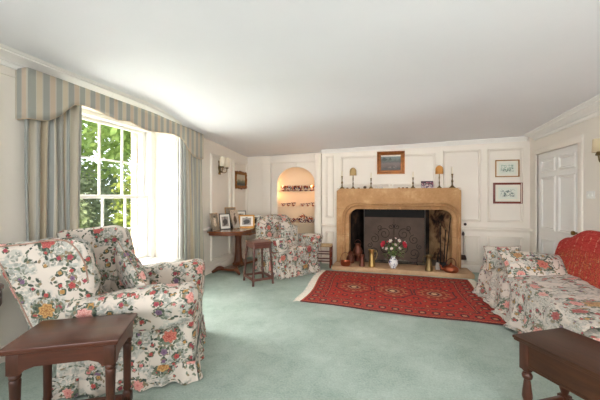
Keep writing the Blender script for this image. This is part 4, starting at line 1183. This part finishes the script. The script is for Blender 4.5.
for k in range(120):
    a = rnd.uniform(0, 2 * PI); r0 = rnd.uniform(.01, .15); z = .02 + rnd.uniform(0, .30) * (1 - .3 * r0 / .15); c_ = Vector((r0 * math.cos(a) * 1.15, r0 * math.sin(a) * .7 - .02, z))
    d = Vector((math.cos(a), math.sin(a) * .7 - .3, rnd.uniform(-.4, .9))).normalized(); s = d.cross(Vector((0, 0, 1))).normalized(); L = rnd.uniform(.04, .075)
    grid(bm, 3, 2, lambda i, j: c_ + d * L * i + s * (j - .5) * L * .5 * math.sin(PI * min(.98, .1 + .9 * i)) + Vector((0, 0, -.4 * L * i * i)), mi=k % 2)
obj('foliage', bm, [GRN, GRN2], bq, angle=80)

# ================================================================ mantel shelf
MZ = ZT + .0015; MY = 6.115
WAX = simple('candle_wax', 'EFE4CC', .5, 0, .03)
def candlestick(label, x, h, ch, r_=.04, mat=BRD):
    t = thing('candlestick', label, 'candlestick', (x, MY, MZ))
    bm = new(); k = h
    lathe(bm, [(0, 0), (r_, 0), (r_ * .98, .01), (r_ * .6, .025), (r_ * .25, .05), (.008, .2 * k), (.016, .26 * k), (.009, .32 * k), (.016, .42 * k), (.02, .5 * k), (.010, .58 * k), (.008, .72 * k), (.015, .78 * k), (.009, .84 * k), (.017, .94 * k), (.018, k), (0, k)], n=18, caps=False)
    bmesh.ops.remove_doubles(bm, verts=bm.verts, dist=1e-5); obj('stick', bm, mat, t)
    bm = new(); lathe(bm, [(.0125, k - .002), (.012, k + ch), (.003, k + ch + .006)], n=12); obj('candle', bm, WAX, t)
candlestick('brass candlestick with cream candle at the left end of the mantel', -.875, .25, .10, .048)
candlestick('dark brass candlestick left of the gilt framed painting on the mantel', -.315, .20, .10, .042)
candlestick('dark candlestick right of the gilt framed painting on the mantel', .448, .20, .10, .042)
candlestick('tall brass candlestick at the right end of the mantel', 1.115, .255, .12, .055)
def mlamp(label, x, c1):
    t = thing('candle_lamp', label, 'lamp', (x, MY, MZ))
    bm = new(); lathe(bm, [(0, 0), (.042, 0), (.04, .01), (.02, .025), (.008, .05), (.012, .10), (.007, .14), (.012, .19), (.009, .24), (.009, .27), (0, .27)], n=18, caps=False); bmesh.ops.remove_doubles(bm, verts=bm.verts, dist=1e-5); obj('stand', bm, BRD, t)
    mm = simple('parchment_shade_' + c1, c1, .8, 0, .08, 6)
    bm = new()
    grid(bm, 16, 8, lambda a, b: (.066 * (1 - .12 * b ** 3) * math.cos(PI * (1 + a)) * (1 if b < .6 else math.sqrt(max(0, 1 - ((b - .6) / .42) ** 2))), .045 * math.sin(PI * (1 + a)) * (1 if b < .6 else .8), .255 + .155 * b))
    o = obj('lamp_shade', bm, mm, t, angle=80); q = o.modifiers.new('t', 'SOLIDIFY'); q.thickness = .004
mlamp('candle lamp with pale arched parchment shade on the left of the mantel', -.66, 'B99A66')
mlamp('candle lamp with orange arched parchment shade on the right of the mantel', .90, 'C98B45')
# painting in gilt frame
def picture(name, label, X_, Z0, Z1, w0, w1, fw, fd_, fmat, art, mat_w=0, matc=None, lean=0):
    t = thing(name, label, 'picture', ((w0 + w1) / 2, YB - .001, Z0)); hw = (w1 - w0) / 2; H_ = Z1 - Z0
    bm = new(); LLs = []
    for e, d in ((0, 0), (0, fd_), (fw * .3, fd_ * 1.1), (fw * .55, fd_ * .6), (fw * .85, fd_ * .7), (fw, fd_ * .45), (fw, fd_ * .2)):
        LLs.append([bm.verts.new((x, -d, z)) for x, z in ((-hw + e, e), (hw - e, e), (hw - e, H_ - e), (-hw + e, H_ - e))])
    for A, B in zip(LLs, LLs[1:]):
        for k in range(4): bm.faces.new((A[k], A[(k + 1) % 4], B[(k + 1) % 4], B[k]))
    obj('frame', bm, fmat, t, angle=20)
    if mat_w:
        bm = new(); box(bm, -hw + fw * .9, hw - fw * .9, -fd_ * .3, -.002, fw * .9, H_ - fw * .9); obj('mount', bm, matc, t, smooth=False)
    e = fw * .9 + mat_w
    bm = new(); box(bm, -hw + e, hw - e, -fd_ * .36, -.003, e, H_ - e); obj('painting' if not mat_w else 'print', bm, art, t, smooth=False)
    return t
m = M('pastoral_painting', .35); v = m.coord('Generated'); x_, y_, z_ = m.xyz(v); n = m.noise(v, 4.5, 5, .6)
c = m.ramp(z_ + (n - .5) * .5, [(.12, lin('2E2620')), (.3, lin('5E4A3E')), (.45, lin('6A5A50')), (.6, lin('46483E')), (.72, lin('5E6658')), (.95, lin('748084'))])
d = (x_ - .18) * (x_ - .18) * 7 + (z_ - .72) * (z_ - .72) * 12 + (n - .5) * .5; c = m.mix(d.below(.14, .06), c, lin('2A2E22'))
d = (x_ - .48) * (x_ - .48) * 30 + (z_ - .72) * (z_ - .72) * 9 + (n - .5) * .4; c = m.mix(d.below(.10, .05), c, lin('3A3E2E'))
d = (x_ - .55) * (x_ - .55) * 6 + (z_ - .25) * (z_ - .25) * 40; c = m.mix(d.below(.2, .15) * n.gt(.52), c, lin('C0A998'))
m.color(c); PAINT = m.mat
GOLD2 = simple('amber_gilt', '8E5624', .35, .5, .25, 20); pic = picture('framed_painting', 'small landscape painting in a broad amber gilt frame above the mantel', 0, 1.79, 2.225, -.205, .305, .075, .045, GOLD2, PAINT)
def sketch(name, seed, col_):
    m = M(name, .5); v = m.coord('Generated'); x_, y_, z_ = m.xyz(v); n = m.noise(m.vec(x_ + seed, y_, z_), 7, 4, .7)
    dx = (x_ - .5).abs() ; dz = (z_ - .5).abs()
    g = dx.below(.36, .05) * dz.below(.30, .06)
    c = m.mix(g * n.gt(.53), lin('DDE0D2'), lin(col_)); c = m.mix(g * (m.noise(v, 18, 3) + (z_ - .5) * -.2).gt(.60), c, lin('3A4038'))
    m.color(c); return m.mat
MNT = simple('cream_mount', 'E6E2D2', .7, 0, .02)
picture('framed_print', 'small green tinted print in a thin gilt frame, upper of two beside the door', 0, 1.70, 2.00, 1.822, 2.19, .018, .018, simple('thin_gilt', 'A8773A', .4, .5, .2, 30), sketch('landscape_sketch', 0, '7FA08A'), .035, MNT)
picture('framed_print', 'print in a wider reddish brown frame, lower of two beside the door', 0, 1.235, 1.60, 1.788, 2.24, .035, .022, simple('mahogany_frame', '7E3320', .35, 0, .15, 20), sketch('village_sketch', 5, '7C8C86'), .05, MNT)
# little things along the mantel
o = None
bm = new(); box(bm, -.045, .045, -.001, .001, 0, .105); bmesh.ops.transform(bm, matrix=Matrix.Rotation(R(-9), 4, 'X'), verts=bm.verts)
box(bm, -.045, .045, .025, .027, 0, .1, rot=None)
m = M('invitation_card', .6); v = m.coord('Generated'); x_, y_, z_ = m.xyz(v); m.color(m.mix(((x_ - .5).abs() * 1.4).max((z_ - .6).abs()).below(.10, .04), lin('EFE9DC'), lin('B08A5A')))
o = obj('greeting_card', bm, m.mat); o.location = (.055, 6.09, MZ); tag(o, 'white folded card with a small gold mark under the painting', 'card')
t = thing('colour_photograph', 'landscape colour photograph leaning on the wall at the right of the mantel', 'photo', (.695, 6.12, MZ))
bm = new(); box(bm, -.105, .105, -.004, .004, 0, .135, .001); bmesh.ops.transform(bm, matrix=Matrix.Rotation(R(-14), 4, 'X'), verts=bm.verts)
m = M('group_photo', .3); v = m.coord('Generated'); x_, y_, z_ = m.xyz(v); vo = m.node('ShaderNodeTexVoronoi'); vo.inputs['Scale'].default_value = 9; m.nt.links.new(v, vo.inputs['Vector'])
sp = m.node('ShaderNodeSeparateColor'); m.nt.links.new(vo.outputs['Color'], sp.inputs[0])
m.color(m.ramp(X(m.nt, sp.outputs[0]) * .55 + (1 - z_) * .45, [(0, lin('2B2A33')), (.35, lin('5B4F63')), (.5, lin('9E5A66')), (.62, lin('D9C8C4')), (.8, lin('6C7C9A'))], True)); obj('print', bm, m.mat, t, smooth=False)
def trinket(name, label, cat, x, prof, mat, y=6.10):
    bm = new(); lathe(bm, prof, n=14, caps=False); bmesh.ops.remove_doubles(bm, verts=bm.verts, dist=1e-5)
    o = obj(name, bm, mat); o.location = (x, y, MZ); return tag(o, label, cat)
WCH = simple('white_china', 'EFEAE2', .25, 0, .03)
trinket('trinket_pot', 'small dark lidded pot left of the second candlestick on the mantel', 'pot', -.43, [(0, 0), (.025, 0), (.032, .02), (.026, .04), (.006, .05), (0, .055)], simple('bronze_dark', '4A3826', .4, .5))
trinket('china_ornament', 'tiny white china ornament right of the second candlestick', 'ornament', -.215, [(0, 0), (.02, 0), (.028, .015), (.018, .03), (.012, .045), (0, .05)], WCH)
trinket('china_ornament', 'low white china ornament nearest the folded card', 'ornament', -.13, [(0, 0), (.035, 0), (.04, .012), (.025, .03), (0, .035)], WCH)
for k, (x, c1, l) in enumerate(((.20, 'A27A3E', 'gold coloured round pebble just right of the folded card'), (.27, '6E4A2A', 'brown round pebble, middle of three on the mantel'), (.34, '40301F', 'darkest round pebble, nearest the right inner candlestick'),
                 (-.55, '7C5A34', 'small brass coaster right of the pale shaded lamp'), (-.77, '6A4A2A', 'small brown stone between left candlestick and lamp'))):
    trinket('pebble', l, 'ornament', x, [(0, 0), (.018, 0), (.026, .008), (.018, .018), (0, .02)], simple('pebble_' + c1, c1, .5))
# ================================================================ wall things
# sconce with two candle tubes on the left wall
def sconce_left():
    t = thing('wall_sconce', 'gilt wall sconce with two pale candle shades on the left wall', 'wall light', (XL, 5.16, 1.80))
    bm = new(); soft(bm, (.012, 0, .10), (.02, .07, .26), .009, 8, lambda p, u: (p.x, p.y * (1 + .3 * math.cos(u.z * 6)), p.z)); obj('backplate', bm, BRD, t)
    for s in (-1, 1):
        bm = new(); tube(bm, spline([(.015, 0, .06), (.06, s * .03, .01), (.11, s * .07, .02), (.12, s * .085, .09)], 5), .008, 8)
        tube(bm, spline([(.02, 0, .15), (.05, s * .05, .13), (.07, s * .06, .08), (.04, s * .03, .07)], 4), .005, 6)
        lathe(bm, [(.01, .08), (.035, .095), (.03, .105), (.012, .11)], .12, s * .085, 0, 14); a = obj('arm', bm, BRD, t)
        bm = new(); lathe(bm, [(.05, .12), (.050, .22), (.042, .285), (.038, .29)], .12, s * .085, 0, 18, caps=False)
        m = M('translucent_shade', .7); m.color(lin('F6EAD6')); m.b.inputs['Transmission Weight'].default_value = .3
        o = obj('shade', bm, SHD, t); q = o.modifiers.new('t', 'SOLIDIFY'); q.thickness = .003
SHD = simple('cream_card_shade', 'F5E9D2', .7, 0, .03)
sconce_left()
t = thing('wall_sconce', 'brass wall sconce with drum shade on the right wall by the door', 'wall light', (XR, 4.10, 1.76))
bm = new(); soft(bm, (-.012, 0, .0), (.02, .06, .16), .009, 8); obj('backplate', bm, BRD, t)
for s in (-1, 1):
    bm = new(); tube(bm, spline([(-.02, 0, .0), (-.06, s * .05, -.03), (-.09, s * .10, -.02), (-.10, s * .11, .05)], 5), .009, 8)
    lathe(bm, [(.01, .045), (.03, .055), (.028, .065), (.012, .10), (.012, .16)], -.10, s * .11, 0, 12); obj('arm', bm, BRD, t)
    bm = new(); lathe(bm, [(.068, .09), (.060, .235)], -.09, s * .11, 0, 20, caps=False); o = obj('shade', bm, simple('parchment_drum', 'DCC9A6', .8, 0, .04), t); q = o.modifiers.new('t', 'SOLIDIFY'); q.thickness = .003
# gilt mirror/picture on left wall
t = thing('gilt_framed_miniature', 'small picture in a carved gilt frame on the left wall by the corner', 'picture', (XL + .001, 6.03, 1.53))
bm = new(); hw, H_ = .255, .36
LLs = []
for e, d in ((0, 0), (0, .02), (.02, .04), (.045, .03), (.065, .018)):
    ringv = []
    for k in range(48):
        a = k / 48 * 4; s_ = int(a); f = (a - s_) * 2 - 1; y, z = ((f, -1), (1, f), (-f, 1), (-1, -f))[s_]
        wob = .010 * math.sin(k * 2.1) * (1 if e < .05 else 0) + .012 * (abs(f) < .2) * (e < .03)
        ringv.append(bm.verts.new((d + .004 * math.sin(k * 2.6), y * (hw - e + wob), H_ / 2 + z * (H_ / 2 - e + wob))))
    LLs.append(ringv)
for A, B in zip(LLs, LLs[1:]):
    for k in range(48): bm.faces.new((A[k], A[(k + 1) % 48], B[(k + 1) % 48], B[k]))
obj('frame', bm, simple('carved_gilt', '8E5A20', .4, .6, .35, 50), t, angle=30)
m = M('miniature', .3); v = m.coord('Generated'); x_, y_, z_ = m.xyz(v); n = m.noise(v, 5, 3); m.color(m.ramp(z_ + (n - .5) * .4, [(.2, lin('3A4034')), (.4, lin('7C7A5C')), (.6, lin('C4B494')), (.9, lin('B9B6A4'))]))
bm = new(); box(bm, .002, .014, -hw + .055, hw - .055, .055, H_ - .055); obj('painting', bm, m.mat, t, smooth=False)
# light switches right
t = thing('light_switch', 'cream double light switch on the right wall beside the door frame', 'switch', (XR, 4.53, 1.33))
bm = new(); box(bm, -.012, 0, -.075, .075, 0, .09, .003); obj('plate', bm, WHITE, t)
for s in (-1, 1):
    bm = new(); box(bm, -.018, -.010, s * .035 - .010, s * .035 + .010, .03, .06, .002); obj('rocker', bm, WHITE, t)
# ================================================================ pelmet and curtains
def stripe(name, per, vert_noise=True, cols=('A7ABA6', 'D9C7A6', 'A2A8A5', 'D2AE98')):
    m = M(name, .7, 0, .3); v = m.coord('UV'); u_, v_, _ = m.xyz(v); n = m.noise(m.vec(u_ * 200, v_ * 3), 1, 2)
    f = ((u_ + (n - .5) * .004) / (2 * per)).fract()
    c = m.ramp(f, [(0, lin(cols[0])), (.235, lin('C9C2B4')), (.26, lin(cols[1])), (.46, lin('BEB8AA')), (.5, lin(cols[2])), (.735, lin('C4B4A6')), (.76, lin(cols[3])), (.96, lin('BEB8AA'))], True)
    m.color(c); m.bump(n, .15, .003); m.b.inputs['Sheen Weight'].default_value = .15; return m.mat
PST = stripe('striped_silk_pelmet', .112, cols=('A0A197', 'C8BCA4', '9D9E96', 'C2B09A'))
CST = stripe('striped_silk_curtain', .21, cols=('9A9C96', 'C0B7A4', 'A6A59C', 'BDAE94'))
PX = -2.92
KP = 2.92 / 2.83
PB = [(1.82, 1.995), (1.90, 2.0), (1.97, 2.01), (2.08, 2.085), (2.15, 2.165), (2.20, 2.215), (2.26, 2.23), (2.34, 2.235), (2.45, 2.225), (2.56, 2.205), (2.68, 2.185), (2.78, 2.20), (2.86, 2.215), (2.93, 2.195), (3.01, 2.175), (3.10, 2.165), (3.25, 2.175), (3.45, 2.20), (3.60, 2.21), (3.72, 2.20), (3.80, 2.17), (3.88, 2.10), (3.97, 2.015), (4.06, 1.965), (4.18, 1.95), (4.30, 1.955)]
PB = [(y * KP, 1.35 + (z - 1.35) * KP) for y, z in PB]
P0, P1 = 1.82 * KP, 4.30 * KP
t = thing('pelmet', 'striped silk pelmet with scalloped lower edge above the window', 'pelmet', (XL, P0, 0))
def pth(a):
    L1 = .13; L2 = P1 - P0; T = 2 * L1 + L2; s = a * T
    if s < L1: return (s, 0, s)
    if s < L1 + L2: return (L1, s - L1, s)
    return (L1 - (s - L1 - L2), L2, s)
def ptop(y): return interp(y + P0, [(P0, 2.44), (3.3, 2.435), (P1, 2.375)])
def fpel(a, b):
    x, y, s = pth(a); zb_ = interp(y + P0, PB); zt = ptop(y)
    return (x + .0005, y, zb_ + (zt - zb_) * b)
bm = new(); grid(bm, 240, 6, fpel, uv=lambda a, b: (pth(a)[2] - .13, b * .4)); o = obj('fabric', bm, PST, t, angle=60, recalc=False); q = o.modifiers.new('t', 'SOLIDIFY'); q.thickness = .012; q.offset = 1
bm = new(); tube(bm, [(lambda p: (p[0] + .004, p[1], p[2]))(fpel(k / 120, 0)) for k in range(121)], .006, 6); obj('braid', bm, simple('pink_cream_braid', 'CDB79C', .9), t)
bm = new(); box(bm, .005, .118, .015, P1 - P0 - .015, 2.325, 2.335); obj('board', bm, WHITE, t, smooth=False)
def curtain(label, y0, y1, folds, x0, gather, seed, ztop=2.30, lead=0):
    bm = new(); N_ = folds * 14; prof = []
    for k in range(N_ + 1):
        t_ = k / N_; ph = 2 * PI * folds * t_
        prof.append((math.sin(ph + .5 * math.sin(ph * .37 + seed)) * (.75 + .25 * math.sin(ph * .61 + seed)), t_ + .35 / (2 * PI * folds) * math.sin(2 * ph + seed)))
    sarc = [0]
    for k in range(N_): sarc.append(sarc[-1] + math.hypot((prof[k + 1][0] - prof[k][0]) * .045, (prof[k + 1][1] - prof[k][1]) * (y1 - y0)))
    def fn(a, b):
        k = a * N_; i = min(int(k), N_ - 1); f = k - i
        px = prof[i][0] * (1 - f) + prof[i + 1][0] * f; py = prof[i][1] * (1 - f) + prof[i + 1][1] * f
        amp = .034 * (.65 + .35 * (1 - b)); sh = lead * (1 - b) * .06
        return (x0 + px * amp + .006 * math.sin(b * 7 + a * 20), y0 + py * (y1 - y0) + sh + .010 * math.sin(b * 4 + a * 9 + seed), .015 + (ztop - .015) * b)
    grid(bm, N_, 18, fn, uv=lambda a, b: (sarc[min(int(a * N_ + .5), N_)] + seed, b * 2.2))
    o = obj('curtain', bm, CST, angle=80); q = o.modifiers.new('t', 'SOLIDIFY'); q.thickness = .005
    return tag(o, label, 'curtain')
curtain('striped silk curtain hanging on the near side of the window behind the wing armchair', 1.90, 2.40, 7, -2.992, 0, 1.3)
curtain('striped silk curtain hanging on the far side of the window by the card table', 4.02, 4.50, 7, -2.992, 0, 4.2, lead=1)
# ================================================================ garden outside
bm = new(); box(bm, -16, -3.76, -6, 16, -.25, -.05); struct('garden_ground', bm, simple('garden_lawn', '66704C', .95, 0, .3, 3), smooth=False)
EXS = simple('garden_wall_stone', 'A2937E', .9, 0, .3, 9, .4)
bm = new(); box(bm, -3.86, -3.751, 3.915, 4.8, -.05, 3.2); box(bm, -4.02, -3.751, 1.6, 2.3, -.05, 3.2); box(bm, -4.02, -3.751, 2.3, 3.85, 2.42, 3.2); box(bm, -4.02, -3.751, 2.3, 3.85, -.05, .38)
struct('wall_exterior', bm, EXS, smooth=False)
LEAF = []
for nm, a, b in (('bright_leaves', '6E8840', '9AAE64'), ('shrub_leaves', '5C684A', '848C6C'), ('yellow_leaves', '6E7E36', '9CA458'), ('dark_shrub_leaves', '4A5836', '6E7E58')):
    m = M(nm, .6, 0, .3); v = m.coord(); n = m.noise(v, 7, 2); m.color(m.ramp(n, [(.3, lin(a)), (.7, lin(b))]))
    m.b.inputs['Transmission Weight'].default_value = 0
    tr = m.node('ShaderNodeBsdfTranslucent'); tr.inputs[0].default_value = lin(b); mx = m.node('ShaderNodeMixShader'); mx.inputs[0].default_value = .4
    m.nt.links.new(m.b.outputs[0], mx.inputs[1]); m.nt.links.new(tr.outputs[0], mx.inputs[2]); m.nt.links.new(mx.outputs[0], m.nt.nodes['Material Output'].inputs[0]); LEAF.append(m.mat)
BARK = simple('bark', '6A5844', .95, 0, .3, 10, .4)
def plant(name, label, cat, x, y, zc, rx, ry, rz, n_, ls, mat, trunk, seed, group=None):
    t = thing(name, label, cat, (x, y, -.05), 0, group); rn = random.Random(seed); bm = new()
    for k in range(n_):
        while True:
            p = Vector((rn.uniform(-1, 1), rn.uniform(-1, 1), rn.uniform(-1, 1)))
            if p.length < 1: break
        if noise.noise(p * 2.6 + Vector((seed, 0, 0))) < -.12: continue
        c_ = Vector((p.x * rx, p.y * ry, zc + p.z * rz)); 
        d = Vector((rn.uniform(-1, 1), rn.uniform(-1, 1), rn.uniform(-.9, .4))).normalized(); s = d.cross(Vector((rn.random(), rn.random(), 1))).normalized(); L = ls * rn.uniform(.6, 1.3)
        a = [c_, c_ + d * L * .5 + s * L * .3, c_ + d * L, c_ + d * L * .5 - s * L * .3]
        bm.faces.new([bm.verts.new(q) for q in a])
    obj('foliage', bm, mat, t, smooth=False, recalc=False)
    bm = new(); tube(bm, [(0, 0, 0), (.03, .02, zc * .5), (0, 0, zc)], [trunk, trunk * .8, trunk * .5], 8)
    for k in range(6):
        a = k * 1.05; tube(bm, [(0, 0, zc * .7), (rx * .4 * math.cos(a), ry * .4 * math.sin(a), zc + rz * .2), (rx * .7 * math.cos(a), ry * .7 * math.sin(a), zc + rz * .4)], [trunk * .4, trunk * .25, trunk * .1], 6)
    obj('trunk', bm, BARK, t)
G = 'shrubs in the garden outside the window'
plant('garden_tree', 'bright green leafy tree hanging over the top of the window view', 'tree', -7.6, 8.3, 4.1, 2.0, 2.4, 1.7, 6500, .26, LEAF[0], .12, 3)
plant('garden_tree', 'further green tree behind the first, at the left of the window view', 'tree', -12.0, 9.0, 4.2, 2.2, 3.0, 2.3, 5500, .34, LEAF[0], .12, 11)
plant('garden_shrub', 'tall yellow green climbing shrub at the right of the window view', 'shrub', -5.9, 6.6, 1.2, .75, 1.0, 1.3, 4200, .14, LEAF[2], .05, 5, G)
plant('garden_shrub', 'grey green bush in the lower left of the window view', 'shrub', -6.8, 4.6, .85, .95, .85, 1.0, 4000, .15, LEAF[1], .05, 7, G)
plant('garden_shrub', 'broad olive bush behind, middle of the window view', 'shrub', -9.3, 6.9, 1.1, 1.5, 1.3, 1.3, 5200, .2, LEAF[1], .06, 9, G)
plant('garden_shrub', 'dark green hedge bush far behind the grey green bush', 'shrub', -13.6, 11.5, 1.4, 2.4, 3.6, 1.7, 6200, .34, LEAF[3], .06, 10, G)
